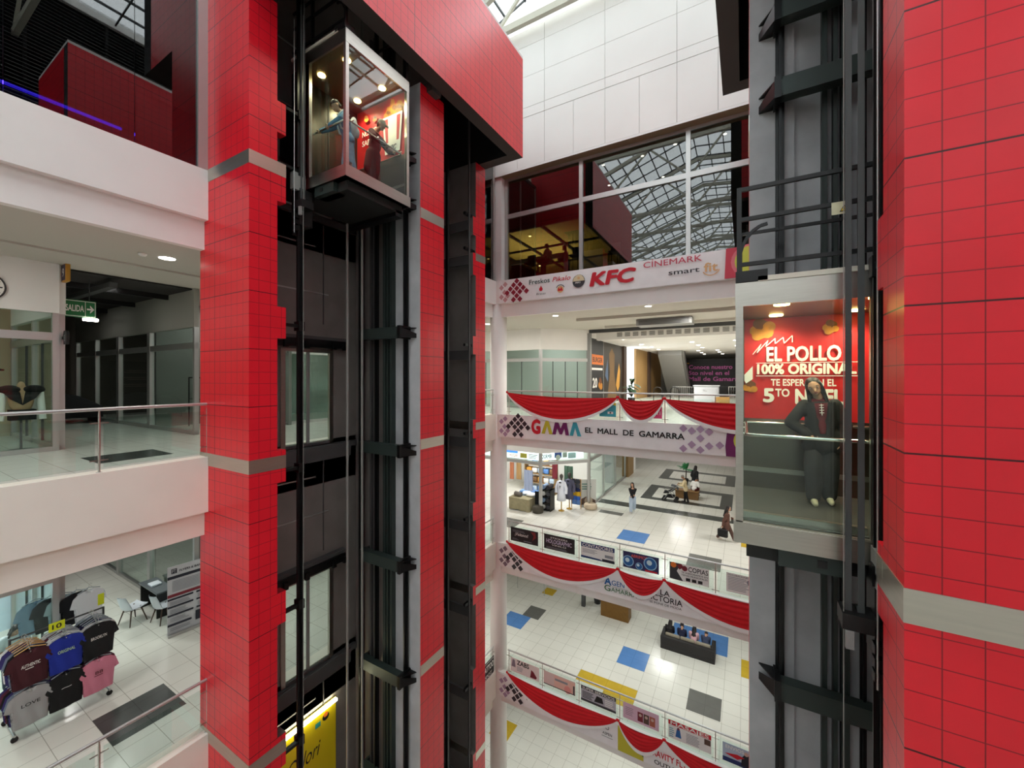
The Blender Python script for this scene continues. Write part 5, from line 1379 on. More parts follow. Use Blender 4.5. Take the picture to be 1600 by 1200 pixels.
mb = MB(); mb.bev(-7.55, -7.35, 20.45, 20.65, L2, L2 + .6, DARKAL, .02); mb.thing('litter_bin', 'slim dark bin on the lower floor left of the brown counter', 'bin')

# ---- food floor behind the big glass: lit panels, beam, furniture
PANL = mat('panel_straw', (214, 190, 110), .7)
T = empty('ceiling_canopy', (-8.5, 18.5, 6.15), 'dark framed canopy of straw-yellow ceiling panels behind the big upper glass', 'canopy')
for i, x in enumerate((-10.6, -8.9, -7.2)):
    for j in range(3):
        mb = MB(); mb.box(x + .08, x + 1.6, 14.9 + j * 2.6, 17.3 + j * 2.6, 6.2, 6.24, PANL); mb.build('panel', T)
mb = MB()
for x in (-10.62, -8.92, -7.22, -5.5): mb.box(x - .04, x + .08, 14.8, 22.7, 6.14, 6.3, VOID)
for j in range(4): mb.box(-10.6, -5.5, 14.8 + j * 2.6, 14.9 + j * 2.6, 6.15, 6.28, VOID)
mb.build('frame', T)
area_light('canopy_fill', (-8.6, 17.5, 5.2), 3.0, 4.0, 100, (1, .82, .5), None, (math.pi, 0, 0))  # upward fill light added below the canopy to brighten its panels
for (x, y) in ((-9.8, 16.2), (-8.1, 15.6), (-8.1, 18.6), (-9.8, 20), (-6.4, 17.5), (-4.9, 15.8), (-3.4, 15.9), (-5.2, 17.6), (-2.2, 15.7), (-.6, 15.9), (-3.0, 18)):
    downlight((x, y, 6.14 if x < -6 else 8.49), 'small round ceiling lamp behind the big upper glass', .07, 0, 'ceiling lamps behind the big upper glass', (1, .9, .7), LAMPW if x < -6 else LAMP)
mb = MB(); mb.box(-10.0, -6.9, 16.9, 17.0, 5.42, 5.62, VOID)
for x in (-9.9, -8.4, -7.0): mb.box(x, x + .05, 16.92, 16.98, L5, 5.5, VOID)
mb.thing('partition_rail', 'dark horizontal partition beam behind the big upper glass', 'partition')
def stool(x, y, lab):
    T = empty('bar_stool', (x, y, L5), lab, 'stool')
    mb = MB(); mb.bev(x - .2, x + .2, y - .2, y + .2, L5 + .95, L5 + 1.02, BLKC, .02); mb.build('seat', T)
    mb = MB(); mb.bev(x - .2, x + .2, y + .16, y + .2, L5 + 1.02, L5 + 1.4, BLKC, .02); mb.build('backrest', T)
    for sx in (-1, 1):
        for sy in (-1, 1):
            mb = MB(); mb.tube([(x + sx * .16, y + sy * .16, L5 + .95), (x + sx * .2, y + sy * .2, L5)], .015, BLACK, 6); mb.build('leg', T)
stool(-8.0, 15.4, 'black bar stool at the left end of the food floor window'); stool(-5.9, 15.3, 'black bar stool beside the seated diner on the food floor'); stool(-4.4, 15.6, 'black bar stool right of the second window post')
T = empty('bar_table', (-7.5, 15.6, L5), 'tall dark table at the food floor window', 'table')
mb = MB(); mb.bev(-7.75, -7.3, 15.3, 15.9, L5 + 1.05, L5 + 1.1, VOID, .01); mb.build('top', T)
mb = MB(); mb.tube([(-7.5, 15.6, L5), (-7.5, 15.6, L5 + 1.05)], .04, BLACK, 8); mb.lathe((-7.5, 15.6, L5), [(.2, 0), (.28, .02)], BLACK); mb.build('pedestal', T)
# ================================================================== glass balustrades
def balustrade(pts, zf, h, label, post_at, panels=True):
    """pts: two plan points; post_at: distances of the posts along the run"""
    a, b = V((pts[0][0], pts[0][1], 0)), V((pts[1][0], pts[1][1], 0)); d = (b - a); L = d.length; d.normalize(); n = V((-d.y, d.x, 0))
    T = empty('balustrade', (a + b) / 2 + V((0, 0, zf)), label, 'balustrade')
    mb = MB(); mb.tube([a + V((0, 0, zf + h)), b + V((0, 0, zf + h))], .028, ALU, 12); mb.build('handrail', T)
    for s in post_at:
        mb = MB(); c = a + d * s
        mb.tube([c + V((0, 0, zf)), c + V((0, 0, zf + h - .12)), c + n * .0 + V((0, 0, zf + h - .02))], [.016, .016, .01], STEEL, 8)
        mb.lathe(c + V((0, 0, zf)), [(.04, 0), (.04, .012)], STEEL, 12)
        for z in (.2, h - .22): mb.bar(c - d * .11 + V((0, 0, zf + z)), c + d * .11 + V((0, 0, zf + z)), .02, .02, STEEL)
        mb.build('post', T)
    sp = sorted(post_at)
    for s0, s1 in zip(sp[:-1], sp[1:]):
        c = a + d * (s0 + s1) / 2 + V((0, 0, zf + .07 + (h - .2) / 2)); mb = MB()
        mb.obox(c, d * ((s1 - s0) / 2 - .05), n * .005, V((0, 0, (h - .22) / 2)), GLASSR); mb.build('glass_panel', T)
    return T
fp = [.05 + 1.51 * k for k in range(7)]
for zf, nm in ((L4, 'upper'), (L3, 'middle'), (L2, 'lower')):
    balustrade([(-8.4, 14.22), (1.2, 14.22)], zf, 1.05, 'glass balustrade of the %s far walkway behind red swags' % nm, fp)
lp = [.04] + [1.54 + 1.5 * k for k in range(7)]
for zf, nm in ((L4, 'upper'), (L3, 'middle'), (L2, 'lower')):
    balustrade([(-8.97, 3.83), (-8.97, -8)], zf + .08, 1.02, 'glass balustrade with a steel handrail on the %s left gallery' % nm, lp)
    balustrade([(-8.97, 11.2), (-8.97, 14.0)], zf + .08, 1.02, 'short glass balustrade between the left tower and the white column, %s floor' % nm, [.05, 1.4, 2.75])

# ================================================================== red and white swags
SWR = mat('swag_red', (206, 10, 26), .75, noise=.06, nscale=6); SWW = mat('swag_white', (240, 238, 236), .8)
def swag(x0, x1, z, sag, label, z1=None):
    z1 = z if z1 is None else z1
    T = empty('swag', ((x0 + x1) / 2, 14.02, z - sag), label, 'bunting')
    w = x1 - x0
    def pt(u, v):
        par = 4 * u * (1 - u); par = par ** .85
        top = z + (z1 - z) * u - .09 * par
        bot = z + (z1 - z) * u - sag * par - .03
        zz = top + (bot - top) * v
        yy = 14.02 - .035 * math.sin(math.pi * v) * par - .016 * math.sin(v * 34 + u * 5) * par
        return V((x0 + w * u, yy, zz))
    nu = 36
    mb = MB(); mb.grid(lambda u, v: pt(u, v * .9), nu, 26, SWR); mb.grid(lambda u, v: pt(u, v * .9) + V((0, .012, 0)), nu, 26, SWR, True, True); mb.build('red_cloth', T)
    mb = MB(); mb.grid(lambda u, v: pt(u, .9 + .0 * v) + V((0, -.006, -.125 * v * (.35 + .65 * (4 * u * (1 - u)) ** .5))), nu, 3, SWW); mb.grid(lambda u, v: pt(u, .9) + V((0, .01, -.125 * v * (.35 + .65 * (4 * u * (1 - u)) ** .5))), nu, 3, SWW, True, True)
    mb.build('white_trim', T)
    for x, zz in ((x0, z), (x1, z1)):
        mb = MB(); mb.ell((x, 14.02, zz + .01), (.045, .035, .05), SWR, 10, 6); mb.build('knot', T)
for z, dz, nm, s1, s2 in ((-.62, -.1, 'upper', .98, .78), (-6.66, -.05, 'middle', .95, .72), (-11.95, -.03, 'lower', .9, .72)):
    swag(-8.33, -3.86, z, s1, 'red and white swag on the %s far walkway, the wide one next to the column' % nm, z + dz)
    swag(-3.82, -2.32, z + dz, s2, 'short red and white swag in the middle of the %s far walkway' % nm, z + dz)
    swag(-2.28, 2.2, z + dz, s1 * .98, 'red and white swag on the %s far walkway, the wide one beside the right tower' % nm, z + dz)

# ================================================================== cloth banners on the fascias
BAN = mat('banner_cloth', (242, 240, 240), .7, noise=.035, nscale=3, bump=.25, bscale=2.2)
DRED = mat('print_crimson', (140, 16, 44), .6); ROSE = mat('print_rose', (206, 158, 160), .6); MAUVE = mat('print_mauve', (176, 150, 178), .6); MAUVED = mat('print_mauve_dark', (128, 112, 124), .6)
KR = mat('print_red', (200, 14, 38), .6); DG = mat('print_deepgreen', (30, 64, 60), .6); CH = mat('print_charcoal', (58, 58, 62), .6); ORL = mat('print_apricot', (222, 176, 124), .6)
LIME = mat('print_lime', (206, 212, 84), .6); PURP = mat('print_purple', (110, 24, 92), .6); TEAL = mat('print_tealblue', (60, 160, 176), .6); GOLD = mat('print_olivegold', (196, 188, 48), .6); BLUE = mat('print_midblue', (30, 96, 160), .6); GRN = mat('print_green', (48, 110, 60), .6)
def banner(z0, z1, label):
    return Print((-8.72, 14.07, z0), V((1, 0, 0)), V((0, 0, 1)), 10.2, z1 - z0, BAN, .02), label
def dia(P, u, v, s, m_edge, m_in, w):
    # lozenge pattern and the stepped lozenge mark
    for i, (a, b) in enumerate(((.02, .62), (.17, .42), (.02, .24), (.2, .12), (.2, .74), (.32, .27))):
        if a + w < u - .3 or True: P.diamond(a + .08, b, .115, m_edge)
    k = .155 * s
    for i, j in ((0, 0), (1, 0), (2, 0), (0, 1), (1, 1), (0, 2), (2, 2), (1, 2), (2, 1), (3, 0), (0, 3), (3, 3), (2, 3), (3, 2)):
        uu = u + (i - j) * k * .5; vv = v - (i + j) * k * .5
        if vv > .08: P.diamond(uu, vv, k * .4, m_in)
P, lab = banner(3.02, 3.94, 'white cloth banner with red and orange shop names on the top far fascia')
dia(P, .82, .82, 1.9, ROSE, DRED, .4)
P.text('Freskos', 1.39, .6, .18, DG, .88, .008); P.text('Pikalo', 2.38, .6, .17, KR, .74, .004, .25)
P.disc(1.9, .37, .075, KR); P.poly([(1.86, .42), (1.9, .52), (1.95, .42)], KR); P.text('Brasas', 1.9, .16, .08, CH, .4, 0, .2, 'C')
P.disc(2.71, .28, .13, ORL); P.poly([(2.6, .22), (2.64, .36), (2.7, .28), (2.75, .37), (2.82, .22)], KR); P.ring(2.71, .27, .16, .19, CH, 14, .4, 2.7)
P.disc(3.44, .5, .24, CH); P.poly([(3.21, .5), (3.25, .62), (3.34, .71), (3.44, .735), (3.54, .71), (3.63, .62), (3.67, .5)], mat('print_sand', (222, 206, 170), .6)); P.disc(3.44, .61, .05, ORL); P.text('AKI', 3.4, .42, .06, SW_, .2, .01, 0, 'C')
P.text('KFC', 3.85, .27, .45, KR, 1.66, .045, .18)
P.text('CINEMARK', 5.75, .66, .19, mat('print_rosered', (196, 60, 84), .6), 1.8, .004); P.rect(6.03, .88, 6.06, .91, KR); P.text('smart', 6.55, .32, .16, CH, .93, .012); P.text('fit', 7.6, .29, .27, ORL, .4, .02)
P.ring(7.8, .42, .24, .27, ORL, 16, -2.6, -.4)
P.poly([(8.18, 0), (8.22, .92), (9.6, .92), (9.6, 0)], mat('print_coral', (206, 66, 84), .6)); P.disc(8.85, .48, .5, mat('print_rosepink', (226, 120, 130), .6)); P.disc(8.9, .48, .45, LIME)
P.mb.thing('fascia_banner', lab, 'banner')
P, lab = banner(-2.44, -1.53, 'white cloth banner reading EL MALL DE GAMARRA on the upper far fascia')
dia(P, .88, .88, 1.9, MAUVE, mat('print_plumblack', (48, 36, 44), .6), .4)
G0 = 1.48
P.text('G', G0, .26, .5, KR, .4, .05)
P.poly([(1.92, .26), (2.1, .76), (2.22, .76), (2.4, .26), (2.25, .26), (2.16, .56), (2.07, .26)], GOLD)
P.poly([(2.38, .26), (2.5, .76), (2.62, .76), (2.72, .5), (2.84, .76), (2.96, .76), (3.06, .26), (2.92, .26), (2.87, .5), (2.78, .28), (2.68, .28), (2.58, .5), (2.52, .26)], PURP)
P.poly([(3.08, .26), (3.22, .76), (3.36, .76), (3.54, .26), (3.39, .26), (3.3, .56), (3.22, .26)], TEAL)
P.text('EL  MALL  DE  GAMARRA', 3.68, .42, .185, INK, 3.36, .026)
for (u, v) in ((7.0, .93), (7.25, .72), (7.5, .93), (7.5, .5), (7.25, .28), (7.0, .07), (7.5, .06), (8.05, .32), (7.75, .72), (7.75, .27)): P.diamond(u, max(.13, min(v, .78)), .125, MAUVE)
P.poly([(8.22, 0), (8.2, .3), (8.26, .91), (9.9, .91), (9.9, 0)], PURP); P.disc(8.8, .5, .38, LIME)
P.mb.thing('fascia_banner', lab, 'banner')
P, lab = banner(-7.72, -6.84, 'white cloth banner reading LA VICTORIA SE PONE DE MODA on the middle far fascia')
dia(P, .85, .84, 1.9, MAUVED, CH, .4)
P.text('A', 4.4, .38, .26, BLUE, .25, .03); P.text('GENTE', 4.66, .4, .17, BLUE, .72, .004); P.text('G', 4.4, .16, .2, GRN, .22, .01); P.text('AMARRA', 4.64, .17, .15, GRN, .9, .002); P.rect(4.68, .345, 5.4, .352, CH)
P.text('LA', 6.44, .5, .17, INK, .3, .01, 0, 'C'); P.text('VICTORIA', 6.4, .28, .19, INK, 1.15, .008, 0, 'C'); P.text('SE PONE DE MODA', 6.45, .16, .07, CH, 1.0, 0, 0, 'C')
P.mb.thing('fascia_banner', lab, 'banner')
P, lab = banner(-13.04, -12.14, 'white cloth banner reading GRAVITY FLY and ASPEN on the lower far fascia')
dia(P, .85, .86, 1.9, MAUVE, mat('print_plumblack', (48, 36, 44), .6), .4)
P.text('ZO', 3.7, .5, .22, INK, .4, .02); P.ring(4.5, .62, .05, .07, CH, 12); P.text('ASPEN', 4.5, .36, .09, CH, .34, .005, 0, 'C'); P.rect(4.3, .28, 4.7, .3, GT)
P.rect(4.88, .02, 5.75, .88, GOLD); P.poly([(4.95, .88), (5.75, .15), (5.75, .5), (5.4, .88)], GRN)
P.text('GRAVITY FLY', 5.9, .4, .2, KR, 1.2, .02); P.text('OUTLET', 6.1, .14, .14, INK, .8, .01)
P.mb.thing('fascia_banner', lab, 'banner')

# ================================================================== printed sheets fixed to the balustrade glass
def sheet(x0, x1, z0, z1, base):
    return Print((x0, 14.205, z0), V((1, 0, 0)), V((0, 0, 1)), x1 - x0, z1 - z0, base, .004)
PW = mat('sheet_white', (232, 232, 228), .6)
def done(P, lab): P.mb.thing('rail_poster', lab, 'poster')
P = sheet(-8.26, -7.02, -6.64, -6.09, BLKP); P.text('¡Visítanos!', .2, .24, .12, SW_, .6, .006, .1); P.lines(.08, .38, .7, .48, 2, GT, .3); P.lines(.08, .06, .4, .14, 2, GT, .3); P.lines(.6, .06, 1.0, .12, 1, GT, .4); P.poly([(.9, .5), (1.05, .35), (.98, .15), (1.15, .3), (1.12, .5)], mat('print_brick', (120, 40, 40), .6)); done(P, 'black sheet reading Visítanos on the middle walkway glass')
P = sheet(-6.76, -5.5, -6.64, -6.08, BLKP); P.text('HOLOGRAPHIC', .62, .24, .15, mat('print_lilac', (206, 196, 220), .6), 1.05, .012, 0, 'C'); P.text('STICKERS', .62, .42, .06, SW_, .7, .004, 0, 'C'); P.text('VINILO', .62, .15, .06, SW_, .6, 0, 0, 'C'); P.lines(.1, .04, 1.1, .12, 2, GT, .3); done(P, 'black sheet reading HOLOGRAPHIC on the middle walkway glass')
P = sheet(-5.25, -4.0, -6.65, -6.09, PW); P.rect(0, .4, 1.25, .56, mat('print_deepblue', (24, 50, 104), .6)); P.text('CONTADORES', .62, .42, .11, SW_, 1.14, .014, 0, 'C'); P.lines(.06, .2, .7, .36, 4, GT, .4); P.poly([(0, 0), (0, .08), (.7, .06), (.9, 0)], mat('print_deepblue', (24, 50, 104), .6)); P.rect(.8, 0, 1.25, .1, mat('print_navy_dark', (26, 30, 44), .6)); P.rect(.9, .16, 1.2, .26, GT); done(P, 'white and blue sheet reading CONTADORES on the middle walkway glass')
P = sheet(-3.7, -2.5, -6.65, -6.09, mat('print_indigo', (44, 44, 92), .6)); P.text('ABRIMOS', .55, .4, .1, mat('print_tomato', (226, 96, 84), .6), .55, .012, 0, 'C')
for (u, v, r) in ((.18, .24, .19), (.92, .3, .22), (.55, .14, .12)): P.disc(u, v, r, mat('print_sky', (150, 196, 226), .6)); P.disc(u, v, r * .85, BLUE); P.disc(u - .03, v + .03, r * .4, mat('print_ice', (206, 232, 242), .6))
P.rect(.75, .02, 1.15, .07, KR); done(P, 'indigo sheet with three blue round pictures on the middle walkway glass')
P = sheet(-2.16, -.98, -6.68, -6.12, PW); P.poly([(0, .02), (0, .56), (.36, .56), (.22, .3), (.42, .0)], CH); P.disc(.12, .48, .09, ORP); P.poly([(.22, .5), (.36, .56), (.44, .46), (.3, .36)], MAR); P.disc(.46, .43, .085, MAR); P.text('COPIAS', .57, .36, .15, INK, .58, .012); P.text('TE ASESORAMOS EN', .36, .27, .05, INK, .78, .004); P.text('TEMAS MUNICIPALES', .36, .19, .05, INK, .78, .004)
for u in (.5, .68, .86): P.rect(u, .04, u + .13, .14, INK)
done(P, 'white sheet reading COPIAS with a red round mark on the middle walkway glass')
P = sheet(-.5, .72, -6.66, -6.07, PW); P.lines(.05, .08, .62, .5, 9, GT, .4); P.text('DECLARACIONES', .05, .51, .05, CH, .55, .004); P.disc(.62, .4, .07, GT); done(P, 'white sheet of small grey text on the middle walkway glass by the right tower')
P = sheet(-8.27, -6.97, -11.95, -11.4, mat('sheet_blush', (230, 218, 214), .6)); P.text('ZABS', .3, .34, .17, INK, .55, .025); P.lines(.3, .1, .6, .3, 4, GT, .4); P.poly([(.05, .2), (.1, .5), (.2, .48), (.24, .2)], MAUVED); P.poly([(.9, .05), (.95, .35), (1.05, .3), (1.2, .12), (1.15, .05)], MAR); done(P, 'pale sheet reading ZABS on the lower walkway glass')
P = sheet(-6.78, -5.48, -11.9, -11.4, mat('sheet_pinkbeige', (222, 196, 190), .6)); P.rect(.45, .02, 1.3, .46, mat('print_peach', (232, 186, 170), .6)); P.rect(.48, .28, 1.0, .36, GT); P.disc(1.0, .1, .14, mat('print_salmon', (230, 150, 140), .6)); P.rect(0, 0, 1.3, .03, INK); P.rect(1.22, .0, 1.28, .34, CH); done(P, 'pink and beige picture sheet on the lower walkway glass')
P = sheet(-5.25, -3.95, -11.93, -11.38, mat('sheet_lilacgrey', (186, 184, 192), .6)); P.rect(0, .42, 1.3, .55, CH); P.text('SUPER SERVICIOS', .65, .44, .08, SW_, 1.2, .01, 0, 'C'); P.lines(.05, .12, .5, .38, 5, INK, .5); P.poly([(.5, .12), (.6, .36), (.8, .34), (.85, .15)], INK); P.rect(0, 0, 1.3, .08, CH); P.lines(.9, .12, 1.25, .38, 4, SW_, .5); done(P, 'grey and black sheet of service text on the lower walkway glass')
P = sheet(-3.7, -2.5, -11.93, -11.38, mat('sheet_pinklilac', (218, 182, 200), .6)); P.lines(.08, .15, .4, .45, 5, MAUVED, .3)
for k, c in enumerate((MAR, mat('print_brown', (88, 66, 54), .6), mat('print_clay', (176, 96, 70), .6))): P.rect(.5 + .2 * k, .08, .68 + .2 * k, .4, c); P.disc(.59 + .2 * k, .3, .05, mat('print_skin', (206, 178, 164), .6))
done(P, 'pink sheet with three dark portraits on the lower walkway glass')
P = sheet(-2.2, -.92, -11.95, -11.36, PW); P.rect(0, .44, 1.28, .59, KR); P.text('MASAJES', .64, .46, .11, SW_, 1.15, .018, 0, 'C'); P.poly([(.22, .1), (.26, .36), (.36, .36), (.4, .1)], BLUE); P.disc(.31, .38, .04, MAR); P.lines(.55, .06, 1.0, .38, 7, GT, .4); P.lines(.03, .06, .2, .38, 5, TEAL, .4); P.rect(1.08, .24, 1.26, .42, mat('print_brown', (88, 66, 54), .6)); done(P, 'white sheet with a red heading MASAJES on the lower walkway glass')
P = sheet(-.6, .7, -11.95, -11.38, mat('sheet_skyblue', (176, 196, 216), .6)); P.rect(0, 0, 1.3, .14, mat('print_deepblue', (24, 50, 104), .6)); P.text('ENVIOS', .08, .42, .1, SW_, .5, .01); P.poly([(.5, .05), (.52, .3), (.6, .42), (.72, .42), (.78, .3), (.82, .05)], mat('print_navy_dark', (26, 30, 44), .6)); P.disc(.64, .44, .06, mat('print_skin', (206, 178, 164), .6)); P.poly([(.05, .25), (.4, .18), (.6, .3), (.4, .33)], KR); done(P, 'pale blue sheet with a person and a red arrow on the lower walkway glass')
P = sheet(-4.55, -3.95, -1.42, -.92, TEAL); P.poly([(.2, .5), (.6, .5), (.6, .4)], GOLD); P.rect(.3, .1, .5, .18, SW_); P.disc(.4, .14, .03, INK); done(P, 'teal sheet half hidden by the upper swags')
P = sheet(-2.75, -2.4, -1.4, -1.0, mat('print_hotpink', (214, 60, 120), .6)); P.text('2x1', .17, .12, .12, SW_, .26, .015, 0, 'C'); done(P, 'small pink sheet beside the middle upper swag')
P = Print((-8.955, 13.2, L2 - .1), V((0, 1, 0)), V((0, 0, 1)), .82, .86, BLKP, .01); P.text('TATTOO', .41, .48, .22, SW_, .76, .03, 0, 'C'); P.text('SPOT', .41, .22, .14, SW_, .5, .02, 0, 'C'); P.rect(.03, .03, .79, .05, SW_); P.rect(.03, .8, .79, .82, SW_); done(P, 'black sheet reading TATTOO on the side balustrade left of the column')
# ================================================================== people
def fuse(prims, voxel, name, material, parent, smooth=3):
    """merge overlapping rounded solids into one continuous skin"""
    mb = MB(); m = material
    for p in prims:
        if p[0] == 'c':
            _, a, b, ra, rb = p; a, b = V(a), V(b); d = b - a; L = d.length
            pts = []; rs = []
            dn = d.normalized() if L > 1e-5 else V((0, 0, 1))
            for k in range(4): t = math.pi / 2 * k / 4; pts.append(a - dn * ra * math.cos(t)); rs.append(max(ra * math.sin(t), .0015))
            pts.append(a); rs.append(ra); pts.append(b); rs.append(rb)
            for k in range(1, 5): t = math.pi / 2 * k / 4; pts.append(b + dn * rb * math.sin(t)); rs.append(max(rb * math.cos(t), .0015))
            mb.tube(pts, rs, m, 12)
        else:
            _, c, r, rot = p; mb.ell(c, r, m, 14, 10, rot)
    me = bpy.data.meshes.new('tmp'); me.from_pydata(mb.v, [], mb.f); me.update()
    ob = bpy.data.objects.new('tmp', me); COL.objects.link(ob)
    r = ob.modifiers.new('r', 'REMESH'); r.mode = 'VOXEL'; r.voxel_size = voxel
    if smooth: s = ob.modifiers.new('s', 'SMOOTH'); s.iterations = smooth; s.factor = .5
    dg = bpy.context.evaluated_depsgraph_get()
    out = bpy.data.meshes.new_from_object(ob.evaluated_get(dg))
    bpy.data.objects.remove(ob); bpy.data.meshes.remove(me)
    out.name = name; out.materials.clear(); out.materials.append(m)
    out.polygons.foreach_set('use_smooth', [True] * len(out.polygons)); out.polygons.foreach_set('material_index', [0] * len(out.polygons))
    o = bpy.data.objects.new(name, out); COL.objects.link(o); o.parent = parent
    return o

SKIN = mat('skin_tan', (196, 150, 122), .55); SKIN2 = mat('skin_brown', (164, 116, 90), .55)
HAIRB = mat('hair_black', (26, 22, 22), .5); HAIRBR = mat('hair_brown', (54, 38, 32), .5); HAIRG = mat('hair_grey', (132, 128, 122), .6)
LIPS = mat('lips', (150, 80, 78), .5); EYEW = mat('eye_white', (220, 214, 208), .4); EYED = mat('eye_dark', (30, 22, 20), .3)

def ik(s, t, l1, l2, pole):
    s, t = V(s), V(t); d = t - s; L = min(d.length, (l1 + l2) * .995); d = d.normalized() * L; t = s + d
    a = (l1 * l1 - l2 * l2 + L * L) / (2 * L); h = math.sqrt(max(l1 * l1 - a * a, 0))
    dn = d.normalized(); p = V(pole); p = (p - dn * p.dot(dn)); p = p.normalized() if p.length > 1e-5 else V((0, -1, 0))
    return s + dn * a + p * h, t

def person(label, loc, face, H, skin=SKIN, hair=HAIRB, style='long', lean=0, side=0, legs=((0, 0), (0, 0)), hips=None, hands=(None, None), poles=(None, None), grip=(.5, .5),
           head=(0, 0, 0), top=None, sleeve=1.0, topl=.0, loose=1.0, bottom=None, wide=1.0, shoes=(30, 30, 32), group=None, voxel=.014, inner=None, skirt=0.0, extra=None, cap=None, bulk=1.0, foot_yaw=0):
    """local frame: +Y is ahead, +X to the person's right, z=0 the floor. hands = targets for right, left"""
    T = empty('person', loc, label, 'person', group); T.rotation_euler = (0, 0, face)
    h = H; hz = (hips if hips is not None else .52 * h)
    R = Matrix.Rotation(math.radians(side), 3, 'Y') @ Matrix.Rotation(math.radians(-lean), 3, 'X')
    P0 = V((0, 0, hz))
    def tp(x, y, z): return P0 + R @ V((x * h, y * h, z * h))
    sh = {1: tp(.098, 0, .27), -1: tp(-.098, 0, .27)}; neck = tp(0, -.005, .315)
    yaw, pitch, roll = [math.radians(a) for a in head]
    HR = R @ Matrix.Rotation(yaw, 3, 'Z') @ Matrix.Rotation(roll, 3, 'Y') @ Matrix.Rotation(-pitch, 3, 'X')
    nk = neck + HR @ V((0, .008 * h, .05 * h))
    hc = nk + HR @ V((0, .012 * h, .068 * h))
    def hp(x, y, z): return hc + HR @ V((x * h, y * h, z * h))
    body = [('e', tp(0, 0, .02), (.088 * h, .06 * h, .07 * h), R), ('e', tp(0, .003, .13), (.075 * h, .052 * h, .1 * h), R), ('e', tp(0, 0, .23), (.092 * h, .058 * h, .09 * h), R),
            ('c', tp(-.07, 0, .265), tp(.07, 0, .265), .036 * h, .036 * h), ('c', tp(0, -.01, .27), tp(0, -.008, .3), .05 * h, .036 * h), ('c', neck, nk, .034 * h, .03 * h),
            ('e', hp(0, 0, .012), (.047 * h, .055 * h, .058 * h), HR), ('e', hp(0, .012, -.03), (.036 * h, .04 * h, .036 * h), HR), ('c', hp(0, .048, .004), hp(0, .06, -.016), .006 * h, .0095 * h),
            ('e', hp(.047, -.004, -.006), (.007 * h, .012 * h, .018 * h), HR), ('e', hp(-.047, -.004, -.006), (.007 * h, .012 * h, .018 * h), HR), ('c', hp(-.022, .046, .018), hp(.022, .046, .018), .007 * h, .007 * h), ('e', hp(0, .046, -.048), (.014 * h, .01 * h, .01 * h), HR)]
    knees, ankles = {}, {}
    for k, s in ((0, 1), (1, -1)):
        sw, kn = legs[k]; sw = math.radians(sw); kn = math.radians(kn)
        hip = P0 + R @ V((s * .052 * h, 0, 0)); 
        kd = V((s * .01, math.sin(sw), -math.cos(sw))); knee = hip + kd * .235 * h
        ad = V((0, math.sin(sw - kn), -math.cos(sw - kn))); an = knee + ad * .235 * h
        knees[s], ankles[s] = knee, an
        body += [('c', hip, knee, .052 * h, .034 * h), ('c', knee, an, .034 * h, .022 * h), ('e', knee + ad * .07 * h - V((0, .01 * h, 0)), (.03 * h, .032 * h, .06 * h), None)]
        ft = V((math.sin(foot_yaw * s) * .5, 1, 0)).normalized(); body += [('c', an - V((0, 0, .02 * h)), an + ft * .1 * h - V((0, 0, .035 * h)), .022 * h, .016 * h)]
    elb, wr = {}, {}
    for k, s in ((0, 1), (1, -1)):
        t = hands[k] if hands[k] is not None else sh[s] + R @ V((s * .05 * h, .04 * h, -.31 * h))
        e, w = ik(sh[s], t, .175 * h, .15 * h, poles[k] if poles[k] is not None else V((s * .5, -1, -.2))); elb[s], wr[s] = e, w
        body += [('c', sh[s], e, .032 * h, .024 * h), ('c', e, w, .024 * h, .016 * h)]
        f = (w - e).normalized(); up = V((s, 0, 0)) - f * f.dot(V((s, 0, 0))); up = up.normalized() if up.length > .1 else V((0, 0, 1)); sd = f.cross(up)
        palm = w + f * .032 * h
        body += [('e', palm, (.018 * h, .018 * h, .026 * h), f.to_track_quat('Z', 'Y').to_matrix())]
        g = grip[k]
        for q, (o, L) in enumerate(((-.0165, .036), (-.0055, .042), (.0055, .039), (.0165, .03))):
            b = w + f * .05 * h + sd * o * h; c1 = b + (f * math.cos(g * .9) - up * math.sin(g * .9)) * L * .55 * h; c2 = c1 + (f * math.cos(g * 2.2) - up * math.sin(g * 2.2)) * L * .5 * h
            body += [('c', b, c1, .0056 * h, .005 * h), ('c', c1, c2, .005 * h, .004 * h)]
        b = w + f * .018 * h + sd * .018 * h; c1 = b + (f * .6 + sd * .7 - up * .3 * g).normalized() * .028 * h; c2 = c1 + (f * .9 + sd * .1 - up * .5 * g).normalized() * .02 * h
        body += [('c', b, c1, .0065 * h, .0055 * h), ('c', c1, c2, .0055 * h, .0045 * h)]
    fuse(body, voxel * .75, 'body', skin, T, 2)
    mb = MB(); [mb.ell(hp(x, .0475, .006), (.0078 * h, .0035 * h, .0045 * h), EYEW, 10, 6, HR) for x in (-.02, .02)]; [mb.ell(hp(x, .0502, .006), (.0038 * h, .002 * h, .0042 * h), EYED, 10, 6, HR) for x in (-.02, .02)]
    mb.build('eyes', T)
    mb = MB(); [mb.tube([hp(x - .012 * q, .0495, .021), hp(x, .0525, .024), hp(x + .012 * q, .049, .02)], [.0012 * h, .0022 * h, .0012 * h], hair, 6) for x, q in ((-.021, 1), (.021, 1))]; mb.build('eyebrows', T)
    mb = MB(); mb.ell(hp(0, .0515, -.034), (.0145 * h, .005 * h, .0055 * h), LIPS, 12, 6, HR); mb.build('lips', T)
    # hair
    hr = [('e', hp(0, -.008, .022), (.052 * h, .058 * h, .057 * h), HR)]
